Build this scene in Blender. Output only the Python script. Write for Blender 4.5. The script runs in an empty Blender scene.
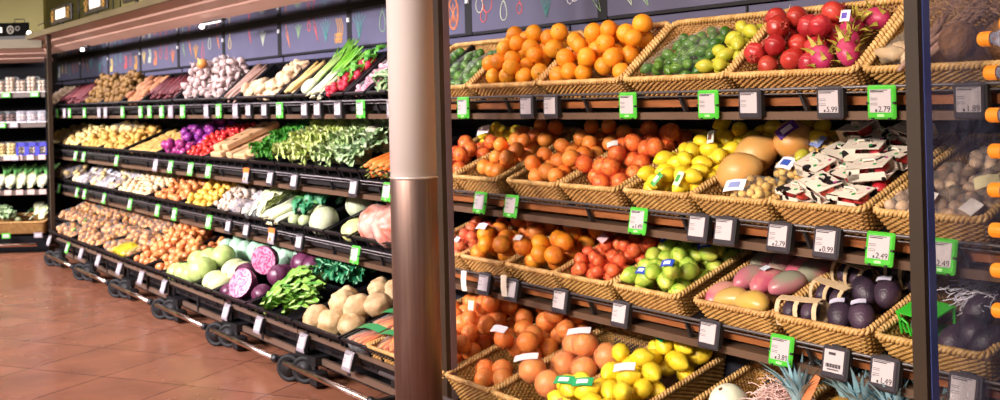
import bpy, bmesh, math, random
from mathutils import Matrix, Vector, noise as mnoise
R = math.radians
PI = math.pi
SC = bpy.context.scene
COL = SC.collection

# ------------------------------------------------------------------ camera, world, lights, exposure
F_PX, YAW, ROLL, PP_Y, PITCH, EYE = 1100.0, 0.6025, 0.02463, 93.95, 0.0045, 1.6
f0 = Vector((-math.cos(YAW), math.sin(YAW), 0)); r0 = Vector((math.sin(YAW), math.cos(YAW), 0)); u0 = Vector((0, 0, 1))
fw = f0 * math.cos(PITCH) + u0 * math.sin(PITCH); u1 = u0 * math.cos(PITCH) - f0 * math.sin(PITCH)
cr = r0 * math.cos(ROLL) - u1 * math.sin(ROLL); cu = r0 * math.sin(ROLL) + u1 * math.cos(ROLL)
cd = bpy.data.cameras.new('camera'); cam = bpy.data.objects.new('camera', cd); COL.objects.link(cam)
cam.matrix_world = Matrix(((cr.x, cu.x, -fw.x, 0), (cr.y, cu.y, -fw.y, 0), (cr.z, cu.z, -fw.z, EYE), (0, 0, 0, 1)))
cd.sensor_fit = 'HORIZONTAL'; cd.sensor_width = 36; cd.lens = 36 * F_PX / 1000; cd.shift_y = -(200 - PP_Y) / 1000
cd.clip_start = 0.05; cd.clip_end = 60
cd.dof.use_dof = True; cd.dof.focus_distance = 3.9; cd.dof.aperture_fstop = 5.0
SC.camera = cam
SC.view_settings.view_transform = 'Standard'; SC.view_settings.look = 'None'
SC.view_settings.exposure = -0.25; SC.view_settings.gamma = 1.0; SC.view_settings.use_curve_mapping = False

wd = bpy.data.worlds.new('world'); SC.world = wd; wd.use_nodes = True
bg = wd.node_tree.nodes['Background']; bg.inputs[0].default_value = (1.0, 0.88, 0.86, 1); bg.inputs[1].default_value = 0.30

def area(name, loc, target, sx, sy, watt, col=(1, 1, 1), spread=180):
    l = bpy.data.lights.new(name, 'AREA'); l.shape = 'RECTANGLE'; l.size = sx; l.size_y = sy; l.energy = watt; l.color = col
    l.spread = R(spread)
    o = bpy.data.objects.new(name, l); COL.objects.link(o); o.location = loc
    o.rotation_euler = (Vector(target) - Vector(loc)).to_track_quat('-Z', 'Y').to_euler()
    return o
# strip lamps under the canopy, one per bay
for k in range(12):
    x = -15.0 + 1.2 * k
    warm = x > -5.2
    area('canopy_strip_light', (x, 2.82, 2.30), (x, 3.12, 1.6), 1.1, 0.06, 2.6 if warm else 4.8, (1.0, 0.80, 0.62) if warm else (0.98, 0.92, 1.0), 150)
# ceiling spots over the aisle, aimed at the shelves
for k in range(8):
    x = -14.4 + 1.2 * k
    area('aisle_spot_light', (x + .4, -2.2, 2.9), (x - 0.1, 3.05, 0.7), 0.35, 0.35, 48, (1.0, 0.93, 0.97), 62)
for k in range(4):
    x = -4.6 + 1.1 * k
    area('fruit_spot_light', (x + .4, -2.2, 2.9), (x - 0.1, 3.05, 0.7), 0.35, 0.35, 27, (1.0, 0.88, 0.77), 62)
area('room_fill_light', (-5.5, -1.2, 3.95), (-5.5, -1.2, 0), 12, 4, 110, (1.0, 0.92, 0.94))  # added broad fill from above for column and floor, no real panel
area('wall_fill_light', (-14.3, 2.9, 3.7), (-14.6, 3.9, 2.8), 4.0, 0.2, 14, (1.0, 0.93, 0.75))  # added unseen strip that brightens the olive wall above the canopy
area('end_unit_light', (-11.6, 1.3, 3.2), (-13.3, 2.7, 1.1), 0.5, 0.5, 8, (1.0, 0.9, 0.94), 80)
area('pink_fill_light', (-6.5, -1.6, 3.4), (-7.5, 1.2, 0), 1.2, 0.3, 40, (0.92, 0.66, 1.0), 120)  # added unseen fill that gives the floor its purplish sheen

# ------------------------------------------------------------------ materials
def C(h):
    h = h.lstrip('#'); v = [int(h[i:i + 2], 16) / 255 for i in (0, 2, 4)]
    return tuple(c / 12.92 if c <= .04045 else ((c + .055) / 1.055) ** 2.4 for c in v) + (1,)
MATS = {}
def mat(name, a, b=None, sc=8.0, rough=.5, bump=0.0, bsc=60.0, rnd=0.0, metal=0.0, emit=0.0, alpha=1.0, stretch=None, spec=.5, coat=0.0, contrast=(.35, .65), sss=0.0):
    """Principled surface: two colours mixed by noise, fine bump, value jitter per object."""
    if name in MATS: return MATS[name]
    m = bpy.data.materials.new(name); m.use_nodes = True; nt = m.node_tree; N = nt.nodes; L = nt.links
    p = N['Principled BSDF']; p.inputs['Roughness'].default_value = rough; p.inputs['Metallic'].default_value = metal
    p.inputs['Specular IOR Level'].default_value = spec; p.inputs['Coat Weight'].default_value = coat
    if sss: p.inputs['Subsurface Weight'].default_value = sss; p.inputs['Subsurface Radius'].default_value = (.02, .01, .005)
    tc = N.new('ShaderNodeTexCoord'); vec = tc.outputs['Object']
    if stretch:
        mp = N.new('ShaderNodeMapping'); mp.inputs['Scale'].default_value = stretch; L.new(vec, mp.inputs['Vector']); vec = mp.outputs['Vector']
    col = None
    if b or rnd:
        mix = N.new('ShaderNodeMix'); mix.data_type = 'RGBA'; mix.inputs[6].default_value = C(a); mix.inputs[7].default_value = C(b or a)
        nz = N.new('ShaderNodeTexNoise'); nz.inputs['Scale'].default_value = sc; nz.inputs['Detail'].default_value = 3; nz.noise_dimensions = '4D'
        L.new(vec, nz.inputs['Vector'])
        oi = N.new('ShaderNodeObjectInfo'); mw = N.new('ShaderNodeMath'); mw.operation = 'MULTIPLY'; mw.inputs[1].default_value = 37.0
        L.new(oi.outputs['Random'], mw.inputs[0]); L.new(mw.outputs[0], nz.inputs['W'])
        mr = N.new('ShaderNodeMapRange'); mr.inputs[1].default_value = contrast[0]; mr.inputs[2].default_value = contrast[1]
        L.new(nz.outputs['Fac'], mr.inputs[0]); L.new(mr.outputs[0], mix.inputs[0]); col = mix.outputs[2]
        if rnd:
            hs = N.new('ShaderNodeHueSaturation'); L.new(col, hs.inputs['Color'])
            m1 = N.new('ShaderNodeMapRange'); m1.inputs[3].default_value = 1 - rnd; m1.inputs[4].default_value = 1 + rnd
            L.new(oi.outputs['Random'], m1.inputs[0]); L.new(m1.outputs[0], hs.inputs['Value'])
            m2 = N.new('ShaderNodeMapRange'); m2.inputs[3].default_value = .5 - rnd * .05; m2.inputs[4].default_value = .5 + rnd * .05
            fr = N.new('ShaderNodeMath'); fr.operation = 'FRACT'; L.new(mw.outputs[0], fr.inputs[0]); L.new(fr.outputs[0], m2.inputs[0]); L.new(m2.outputs[0], hs.inputs['Hue'])
            col = hs.outputs['Color']
        L.new(col, p.inputs['Base Color'])
    else:
        p.inputs['Base Color'].default_value = C(a)
    if bump:
        n2 = N.new('ShaderNodeTexNoise'); n2.inputs['Scale'].default_value = bsc; n2.inputs['Detail'].default_value = 2; L.new(vec, n2.inputs['Vector'])
        bp = N.new('ShaderNodeBump'); bp.inputs['Strength'].default_value = bump; bp.inputs['Distance'].default_value = .004
        L.new(n2.outputs['Fac'], bp.inputs['Height']); L.new(bp.outputs['Normal'], p.inputs['Normal'])
    if emit:
        p.inputs['Emission Color'].default_value = C(a); p.inputs['Emission Strength'].default_value = emit
    MATS[name] = m
    return m
def film(name, tint, gloss=.35, rough=.15, body=0.1):
    """Clear plastic: mostly see-through with a crinkled gloss."""
    if name in MATS: return MATS[name]
    m = bpy.data.materials.new(name); m.use_nodes = True; nt = m.node_tree; N = nt.nodes; L = nt.links
    N.remove(N['Principled BSDF']); out = N['Material Output']
    tr = N.new('ShaderNodeBsdfTransparent'); tr.inputs[0].default_value = (1, 1, 1, 1)
    pr = N.new('ShaderNodeBsdfPrincipled'); pr.inputs['Base Color'].default_value = C(tint); pr.inputs['Roughness'].default_value = rough
    tc = N.new('ShaderNodeTexCoord'); nz = N.new('ShaderNodeTexNoise'); nz.inputs['Scale'].default_value = 22; nz.inputs['Detail'].default_value = 3
    L.new(tc.outputs['Object'], nz.inputs['Vector'])
    bp = N.new('ShaderNodeBump'); bp.inputs['Strength'].default_value = .9; bp.inputs['Distance'].default_value = .02
    L.new(nz.outputs['Fac'], bp.inputs['Height']); L.new(bp.outputs['Normal'], pr.inputs['Normal'])
    fr = N.new('ShaderNodeLayerWeight'); fr.inputs[0].default_value = .35; L.new(bp.outputs['Normal'], fr.inputs['Normal'])
    mr = N.new('ShaderNodeMapRange'); mr.inputs[3].default_value = body; mr.inputs[4].default_value = body + gloss; L.new(fr.outputs['Fresnel'], mr.inputs[0])
    mx = N.new('ShaderNodeMixShader'); L.new(mr.outputs[0], mx.inputs[0]); L.new(tr.outputs[0], mx.inputs[1]); L.new(pr.outputs[0], mx.inputs[2])
    L.new(mx.outputs[0], out.inputs[0]); MATS[name] = m
    return m
def netmat(name, col, sc=95.0, thick=.30):
    """Plastic netting: threads solid, holes open."""
    if name in MATS: return MATS[name]
    m = bpy.data.materials.new(name); m.use_nodes = True; nt = m.node_tree; N = nt.nodes; L = nt.links
    p = N['Principled BSDF']; out = N['Material Output']; p.inputs['Base Color'].default_value = C(col); p.inputs['Roughness'].default_value = .45
    tc = N.new('ShaderNodeTexCoord'); vo = N.new('ShaderNodeTexVoronoi'); vo.feature = 'DISTANCE_TO_EDGE'; vo.inputs['Scale'].default_value = sc
    L.new(tc.outputs['Object'], vo.inputs['Vector'])
    lt = N.new('ShaderNodeMath'); lt.operation = 'LESS_THAN'; lt.inputs[1].default_value = thick * .3; L.new(vo.outputs['Distance'], lt.inputs[0])
    tr = N.new('ShaderNodeBsdfTransparent'); mx = N.new('ShaderNodeMixShader')
    L.new(lt.outputs[0], mx.inputs[0]); L.new(tr.outputs[0], mx.inputs[1]); L.new(p.outputs[0], mx.inputs[2]); L.new(mx.outputs[0], out.inputs[0])
    MATS[name] = m
    return m
def ringmat(name, a, b, sc=14, dist=3.0, thr=(.35, .6)):
    """Folded layers of a cut cabbage."""
    if name in MATS: return MATS[name]
    m = bpy.data.materials.new(name); m.use_nodes = True; nt = m.node_tree; N = nt.nodes; L = nt.links
    p = N['Principled BSDF']; p.inputs['Roughness'].default_value = .35
    tc = N.new('ShaderNodeTexCoord'); wv = N.new('ShaderNodeTexWave'); wv.wave_type = 'RINGS'; wv.rings_direction = 'SPHERICAL'
    wv.inputs['Scale'].default_value = sc; wv.inputs['Distortion'].default_value = dist; wv.inputs['Detail'].default_value = 3; wv.inputs['Detail Scale'].default_value = 2.2
    L.new(tc.outputs['Object'], wv.inputs['Vector'])
    mr = N.new('ShaderNodeMapRange'); mr.inputs[1].default_value = thr[0]; mr.inputs[2].default_value = thr[1]; L.new(wv.outputs['Fac'], mr.inputs[0])
    mix = N.new('ShaderNodeMix'); mix.data_type = 'RGBA'; mix.inputs[6].default_value = C(a); mix.inputs[7].default_value = C(b)
    L.new(mr.outputs[0], mix.inputs[0]); L.new(mix.outputs[2], p.inputs['Base Color']); MATS[name] = m
    return m
def spotmat(name, a, b, sc=24, thr=.42):
    """Paper printed with dark blotches."""
    if name in MATS: return MATS[name]
    m = bpy.data.materials.new(name); m.use_nodes = True; nt = m.node_tree; N = nt.nodes; L = nt.links
    p = N['Principled BSDF']; p.inputs['Roughness'].default_value = .6
    tc = N.new('ShaderNodeTexCoord'); nz = N.new('ShaderNodeTexNoise'); nz.noise_dimensions = '4D'; nz.inputs['Scale'].default_value = sc; nz.inputs['Detail'].default_value = .6
    oi = N.new('ShaderNodeObjectInfo'); mw = N.new('ShaderNodeMath'); mw.operation = 'MULTIPLY'; mw.inputs[1].default_value = 50; L.new(oi.outputs['Random'], mw.inputs[0]); L.new(mw.outputs[0], nz.inputs['W'])
    L.new(tc.outputs['Object'], nz.inputs['Vector'])
    lt = N.new('ShaderNodeMath'); lt.operation = 'LESS_THAN'; lt.inputs[1].default_value = thr; L.new(nz.outputs['Fac'], lt.inputs[0])
    mix = N.new('ShaderNodeMix'); mix.data_type = 'RGBA'; mix.inputs[6].default_value = C(a); mix.inputs[7].default_value = C(b)
    L.new(lt.outputs[0], mix.inputs[0]); L.new(mix.outputs[2], p.inputs['Base Color']); MATS[name] = m
    return m
def tilemat():
    m = bpy.data.materials.new('terracotta_tiles'); m.use_nodes = True; nt = m.node_tree; N = nt.nodes; L = nt.links
    p = N['Principled BSDF']; p.inputs['Specular IOR Level'].default_value = .5
    tc = N.new('ShaderNodeTexCoord'); mp = N.new('ShaderNodeMapping'); mp.vector_type = 'TEXTURE'; mp.inputs['Rotation'].default_value = (0, 0, R(31)); mp.inputs['Location'].default_value = (-0.2, 0.1, 0)
    L.new(tc.outputs['Object'], mp.inputs['Vector'])
    br = N.new('ShaderNodeTexBrick'); br.offset = 0; br.inputs['Scale'].default_value = 1; br.inputs['Brick Width'].default_value = .6; br.inputs['Row Height'].default_value = .6
    br.inputs['Mortar Size'].default_value = .0045; br.inputs['Mortar Smooth'].default_value = .3
    br.inputs['Color1'].default_value = C('#a06a50'); br.inputs['Color2'].default_value = C('#935e46'); br.inputs['Mortar'].default_value = C('#4a2a1e')
    L.new(mp.outputs['Vector'], br.inputs['Vector'])
    nz = N.new('ShaderNodeTexNoise'); nz.inputs['Scale'].default_value = 3.5; nz.inputs['Detail'].default_value = 6; L.new(tc.outputs['Object'], nz.inputs['Vector'])
    mx = N.new('ShaderNodeMix'); mx.data_type = 'RGBA'; mx.blend_type = 'MULTIPLY'; mx.inputs[0].default_value = .55
    rp = N.new('ShaderNodeMapRange'); rp.inputs[1].default_value = .3; rp.inputs[2].default_value = .7; rp.inputs[3].default_value = .55; rp.inputs[4].default_value = 1.2; L.new(nz.outputs['Fac'], rp.inputs[0])
    L.new(br.outputs['Color'], mx.inputs[6]); L.new(rp.outputs[0], mx.inputs[7]); L.new(mx.outputs[2], p.inputs['Base Color'])
    n2 = N.new('ShaderNodeTexNoise'); n2.inputs['Scale'].default_value = 1.6; n2.inputs['Detail'].default_value = 4; L.new(tc.outputs['Object'], n2.inputs['Vector'])
    r2 = N.new('ShaderNodeMapRange'); r2.inputs[3].default_value = .16; r2.inputs[4].default_value = .36; L.new(n2.outputs['Fac'], r2.inputs[0]); L.new(r2.outputs[0], p.inputs['Roughness'])
    bp = N.new('ShaderNodeBump'); bp.inputs['Strength'].default_value = .35; bp.inputs['Distance'].default_value = .003; bp.invert = True
    L.new(br.outputs['Fac'], bp.inputs['Height']); L.new(bp.outputs['Normal'], p.inputs['Normal'])
    return m

# ------------------------------------------------------------------ mesh building
class MB:
    def __init__(s): s.v = []; s.f = []
    def add(s, vs, fs, M=None):
        o = len(s.v); s.v += [tuple(M @ Vector(p)) if M else tuple(p) for p in vs]; s.f += [tuple(i + o for i in f) for f in fs]
        return s
    def box(s, x0, x1, y0, y1, z0, z1, M=None):
        vs = [(x, y, z) for x in (x0, x1) for y in (y0, y1) for z in (z0, z1)]
        return s.add(vs, [(0, 1, 3, 2), (4, 6, 7, 5), (0, 4, 5, 1), (2, 3, 7, 6), (0, 2, 6, 4), (1, 5, 7, 3)], M)
    def bev(s, x0, x1, y0, y1, z0, z1, b, M=None):
        """Box with its four Y-running edges and front/back faces chamfered."""
        def ring(y, d): 
            return [(x0 + d + b, y, z0 + d), (x1 - d - b, y, z0 + d), (x1 - d, y, z0 + d + b), (x1 - d, y, z1 - d - b), (x1 - d - b, y, z1 - d), (x0 + d + b, y, z1 - d), (x0 + d, y, z1 - d - b), (x0 + d, y, z0 + d + b)]
        rs = [ring(y0, b), ring(y0 + b, 0), ring(y1 - b, 0), ring(y1, b)]
        vs = [p for r in rs for p in r]; fs = [tuple(range(8)), tuple(range(31, 23, -1))]
        for k in range(3):
            for i in range(8): fs.append((k * 8 + i, k * 8 + 8 + i, k * 8 + 8 + (i + 1) % 8, k * 8 + (i + 1) % 8))
        return s.add(vs, fs, M)
    def tube(s, pts, r, n=6, closed=False, M=None):
        pts = [Vector(p) for p in pts]; m = len(pts); vs = []; fs = []
        rr = r if isinstance(r, (list, tuple)) else [r] * m
        up = None
        for i, p in enumerate(pts):
            a = pts[(i - 1) % m] if closed or i > 0 else p; b = pts[(i + 1) % m] if closed or i < m - 1 else p
            t = (b - a); t = t.normalized() if t.length > 1e-9 else Vector((0, 0, 1))
            if up is None: up = t.orthogonal().normalized()
            up = (up - t * up.dot(t)); up = up.normalized() if up.length > 1e-6 else t.orthogonal().normalized()
            w = t.cross(up)
            for k in range(n):
                g = 2 * PI * k / n; vs.append(p + (up * math.cos(g) + w * math.sin(g)) * rr[i])
        for i in range(m if closed else m - 1):
            j = (i + 1) % m
            for k in range(n): fs.append((i * n + k, i * n + (k + 1) % n, j * n + (k + 1) % n, j * n + k))
        if not closed: fs.append(tuple(range(n - 1, -1, -1))); fs.append(tuple((m - 1) * n + k for k in range(n)))
        return s.add(vs, fs, M)
    def lathe(s, prof, n=16, M=None):
        vs = []; fs = []; idx = []
        for r, z in prof:
            if r < 1e-6: idx.append([len(vs)]); vs.append((0, 0, z))
            else:
                idx.append(list(range(len(vs), len(vs) + n))); vs += [(r * math.cos(2 * PI * k / n), r * math.sin(2 * PI * k / n), z) for k in range(n)]
        for a, b in zip(idx, idx[1:]):
            for k in range(n):
                q = [a[k % len(a)], a[(k + 1) % len(a)], b[(k + 1) % len(b)], b[k % len(b)]]
                q = [x for i, x in enumerate(q) if x not in q[:i]]
                if len(q) > 2: fs.append(tuple(q))
        return s.add(vs, fs, M)
    def blob(s, fn, nu=14, nv=9, M=None):
        """fn(theta, t) with t from 0 at the bottom to 1 at the top."""
        vs = [fn(0, 0)]; fs = []
        for j in range(1, nv):
            for i in range(nu): vs.append(fn(2 * PI * i / nu, j / nv))
        vs.append(fn(0, 1)); last = len(vs) - 1
        for i in range(nu): fs.append((0, 1 + (i + 1) % nu, 1 + i))
        for j in range(nv - 2):
            for i in range(nu):
                a = 1 + j * nu + i; b = 1 + j * nu + (i + 1) % nu; fs.append((a, b, b + nu, a + nu))
        for i in range(nu): fs.append((last, last - nu + i, last - nu + (i + 1) % nu))
        return s.add(vs, fs, M)
    def sheet(s, fn, nu, nv, M=None):
        vs = [fn(i / nu, j / nv) for j in range(nv + 1) for i in range(nu + 1)]
        fs = [(j * (nu + 1) + i, j * (nu + 1) + i + 1, (j + 1) * (nu + 1) + i + 1, (j + 1) * (nu + 1) + i) for j in range(nv) for i in range(nu)]
        return s.add(vs, fs, M)
    def mesh(s, name, m, smooth=True):
        me = bpy.data.meshes.new(name); me.from_pydata(s.v, [], s.f); me.materials.append(m)
        if smooth: me.shade_smooth()
        me.update(); return me
def ob(name, data, parent=None, M=None):
    o = bpy.data.objects.new(name, data); COL.objects.link(o)
    if parent: o.parent = parent
    if M is not None: o.matrix_basis = M
    return o
LABELS = {}
def tag(o, label, cat, group=None, kind=None):
    o['label'] = label; o['category'] = cat
    if group: o['group'] = group
    if kind: o['kind'] = kind
    return o
def thing(name, label, cat, M=None, group=None): return tag(ob(name, None, None, M), label, cat, group)
def struct(o): o['kind'] = 'structure'; return o
def T(x=0, y=0, z=0): return Matrix.Translation((x, y, z))
def RX(a): return Matrix.Rotation(a, 4, 'X')
def RY(a): return Matrix.Rotation(a, 4, 'Y')
def RZ(a): return Matrix.Rotation(a, 4, 'Z')
def S(x, y=None, z=None): return Matrix.Diagonal((x, x if y is None else y, x if z is None else z, 1))
def NZ(p, sc=1.0, seed=0.0): return mnoise.noise(Vector((p[0] * sc + seed * 7.1, p[1] * sc - seed * 3.3, p[2] * sc + seed * 1.7)))
CACHE = {}
def once(key, fn):
    if key not in CACHE: CACHE[key] = fn()
    return CACHE[key]

# ------------------------------------------------------------------ display planes: rim line (Y, z) of each tier and its tilt
ROWS = {1: (2.98, 1.66, 39.0), 2: (2.98, 1.205, 22.0), 3: (2.98, .805, 19.5), 4: (2.63, .335, 16.0)}
def MR(row):
    Y, z, t = ROWS[row]; c, s = math.cos(R(t)), math.sin(R(t))
    return Matrix(((1, 0, 0, 0), (0, c, -s, Y), (0, s, c, z), (0, 0, 0, 1)))
MROW = {k: MR(k) for k in ROWS}
TIER = {1: 'top tier', 2: 'second tier', 3: 'third tier', 4: 'bottom tier'}

# ------------------------------------------------------------------ the setting
def setting():
    m = MB().box(-22, 4, -5, 5, -.05, 0).mesh('floor', tilemat(), False); struct(ob('floor', m))
    wall = mat('olive_wall', '#a0965c', '#978d55', sc=2, rough=.8)
    struct(ob('wall_back', MB().box(-18, 4, 3.86, 3.96, 0, 4.0).mesh('wall_back', wall, False)))
    struct(ob('wall_left', MB().box(-17.1, -17.0, -5, 3.86, 0, 4.0).mesh('wall_left', wall, False)))
    struct(ob('ceiling', MB().box(-22, 4, -5, 5, 4.0, 4.1).mesh('ceiling', mat('ceiling_paint', '#cfc6c0', rough=.9), False)))
    # column: white above, brushed steel below
    cx, cy = -4.03, 2.32
    white = mat('column_paint', '#dccfcb', rough=.45)
    steel = mat('brushed_steel', '#957c72', '#866e66', sc=6, rough=.46, metal=.9, stretch=(14, 14, .4))
    col = struct(ob('pillar', MB().lathe([(0, 1.2), (.098, 1.2), (.098, 4.0), (0, 4.0)], 40).mesh('pillar', white), None, T(cx, cy, 0)))
    ob('steel_cladding', MB().lathe([(0, 0), (.1, 0), (.1, 1.27), (.0985, 1.276), (0, 1.276)], 40).mesh('steel_cladding', steel), col)
    ob('joint_ring', MB().lathe([(.0985, 1.276), (.102, 1.278), (.102, 1.284), (.0985, 1.286)], 40).mesh('joint_ring', mat('ring_steel', '#e8dcd4', rough=.25, metal=.6)), col)
    # canopy over the shelves
    olive = mat('canopy_paint', '#6f6242', '#65593c', sc=3, rough=.5)
    cp = struct(ob('trim_1', MB().box(-15.6, -1.2, 2.62, 2.66, 2.395, 2.45).mesh('trim_1', olive, False)))
    ob('canopy_top', MB().box(-15.6, -1.2, 2.66, 3.86, 2.43, 2.45).mesh('canopy_top', olive, False), cp)
    sof = mat('soffit_paint', '#b08a78', '#a5806e', sc=1.5, rough=.55)
    b = MB()
    for (ya, za, yb, zb) in ((2.65, 2.395, 2.80, 2.375), (2.80, 2.355, 2.90, 2.325), (2.90, 2.31, 3.02, 2.262)):
        b.add([(-15.6, ya, za), (-1.2, ya, za), (-1.2, yb, zb), (-15.6, yb, zb), (-15.6, ya, za + .02), (-1.2, ya, za + .02), (-1.2, yb, zb + .02), (-15.6, yb, zb + .02)],
              [(0, 1, 2, 3), (7, 6, 5, 4), (0, 4, 5, 1), (3, 2, 6, 7)])
    ob('soffit', b.mesh('soffit', sof, False), cp)
    ob('mirror_panel', MB().box(-15.6, -1.2, 3.02, 3.50, 2.262, 2.275).mesh('mirror_panel', mat('dark_mirror', '#15141a', rough=.10, metal=0, spec=.6, coat=.35), False), cp)
    # portal posts
    pm = mat('post_paint', '#362719', '#2e2114', sc=4, rough=.5)
    edge = mat('post_edge', '#7a6a72', rough=.4, metal=.3)
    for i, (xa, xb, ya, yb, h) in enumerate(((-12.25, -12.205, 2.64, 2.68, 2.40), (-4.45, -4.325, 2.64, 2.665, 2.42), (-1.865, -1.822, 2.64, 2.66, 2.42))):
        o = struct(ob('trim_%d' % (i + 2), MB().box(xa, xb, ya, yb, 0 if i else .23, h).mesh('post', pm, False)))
        if i: ob('edge_strip', MB().box(xb - .02, xb + .002, yb, yb + .032, 0, h).mesh('edge_strip', edge if i == 1 else mat('blue_lit_edge', '#5a66b0', rough=.3, metal=.35), False), o)  # right post: blue light on its side face is put into the colour
    # backing behind the shelves and the rail under the chalkboards
    dark = mat('rack_dark', '#17141a', rough=.6)
    struct(ob('trim_5', MB().box(-17.0, -1.3, 3.66, 3.70, 0, 2.43).mesh('backing', mat('backing_paint', '#2b2630', rough=.7), False)))
    rl = mat('board_rail_paint', '#5c5a74', '#53516a', sc=2, rough=.4)
    r = struct(ob('trim_6', MB().box(-15.6, -1.3, 3.47, 3.49, 1.84, 1.965).mesh('board_rail', rl, False)))
    b = MB()
    for k in range(13): b.box(-15.2 + 1.2 * k - .005, -15.2 + 1.2 * k + .005, 3.462, 3.47, 1.84, 1.965)
    ob('joint', b.mesh('joint', dark, False), r)
setting()

def shelving():
    """Two racks: three tiers of sloping shelves each with an edge strip and a tag rail."""
    strip = mat('edge_strip_paint', '#6e5442', '#5e4636', sc=3, rough=.45, metal=.2)
    dk = mat('shelf_dark', '#140f10', rough=.55); wood = mat('shelf_wood', '#9a5a2c', '#7d4520', sc=6, rough=.5, stretch=(1, 8, 8))
    rail = mat('rail_metal', '#6a6466', rough=.45, metal=.6)
    for nm, xa, xb, lab in (('vegetable', -14.45, -4.92, 'dark steel shelving rack holding the black vegetable crates, left of the pillar'),
                            ('fruit', -4.90, -1.30, 'brown shelving rack holding the wicker fruit baskets, right of the pillar')):
        root = thing('shelving_rack', lab, 'shelving', T(xa, 3.6, 0)); I = T(-xa, -3.6, 0)
        for row in (1, 2, 3):
            Y, z, t = ROWS[row]; M = MROW[row]; L = .40 if row == 1 else .60
            zs = {1: 1.503, 2: 1.033, 3: .634}[row]
            sh = ob('shelf', MB().box(xa, xb, .02, L + .02, -.135, -.118, M).mesh('shelf', dk, False), root, I)
            ob('edge_strip', MB().box(xa, xb, 2.985, 3.0, zs, zs + .028).box(xa, xb, 3.0, 3.10, zs + .02, zs + .028).mesh('edge_strip', strip, False), sh)
            ob('tag_rail', MB().tube([(xa, 2.972, zs + .107), (xb, 2.972, zs + .107)], .006, 6).tube([(xa, 2.975, zs + .090), (xb, 2.975, zs + .090)], .003, 5).mesh('tag_rail', rail), sh)
            b = MB()
            b.box(xa, xb, 3.02, 3.035, zs + .048, zs + .078)
            ob('cross_bar', b.mesh('cross_bar', wood if nm == 'fruit' else dk, False), sh)
            n = int((xb - xa) / .6)
            bm_ = once(('bracket', row), lambda: MB().add([(0, 2.99, zs + .03), (.012, 2.99, zs + .03), (.012, 3.012, zs + .03), (0, 3.012, zs + .03), (-.03, 2.985, zs + .10), (-.018, 2.985, zs + .10), (-.018, 3.0, zs + .10), (-.03, 3.0, zs + .10)],
                      [(0, 1, 5, 4), (1, 2, 6, 5), (2, 3, 7, 6), (3, 0, 4, 7)]).mesh('bracket', dk, False))
            for k in range(n + 1): ob('bracket', bm_, sh, T(xa + .03 + (xb - xa - .06) * k / n, 0, 0))
        for x in ([xa + .02, xa + 2.4, xa + 4.8, xa + 7.2, xb - .05] if nm == 'vegetable' else [xa + .02, xb - .05]):
            ob('upright', MB().box(x, x + .03, 3.60, 3.655, 0, 1.9).mesh('upright', dk, False), root, I)
        if nm == 'vegetable': ob('end_panel', MB().box(xa - .02, xa, 3.02, 3.62, 0, 1.92).mesh('end_panel', dk, False), root, I)
        ob('base_panel', MB().box(xa, xb, 3.30, 3.33, 0, .58).mesh('base_panel', mat('base_navy', '#1a1a26', rough=.5), False), root, I)
        if nm == 'fruit':
            ob('base', MB().box(xa, xb, 2.72, 3.28, 0, .16).box(xa, xb, 2.66, 2.70, .12, .20).box(xa, xb, 3.32, 3.62, .56, .60).mesh('base', dk, False), root, I)
            ob('bumper_rail', MB().tube([(xa, 2.6, .245), (xb, 2.6, .245)], .011, 8).mesh('bumper_rail', rail), root, I)
shelving()

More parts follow.
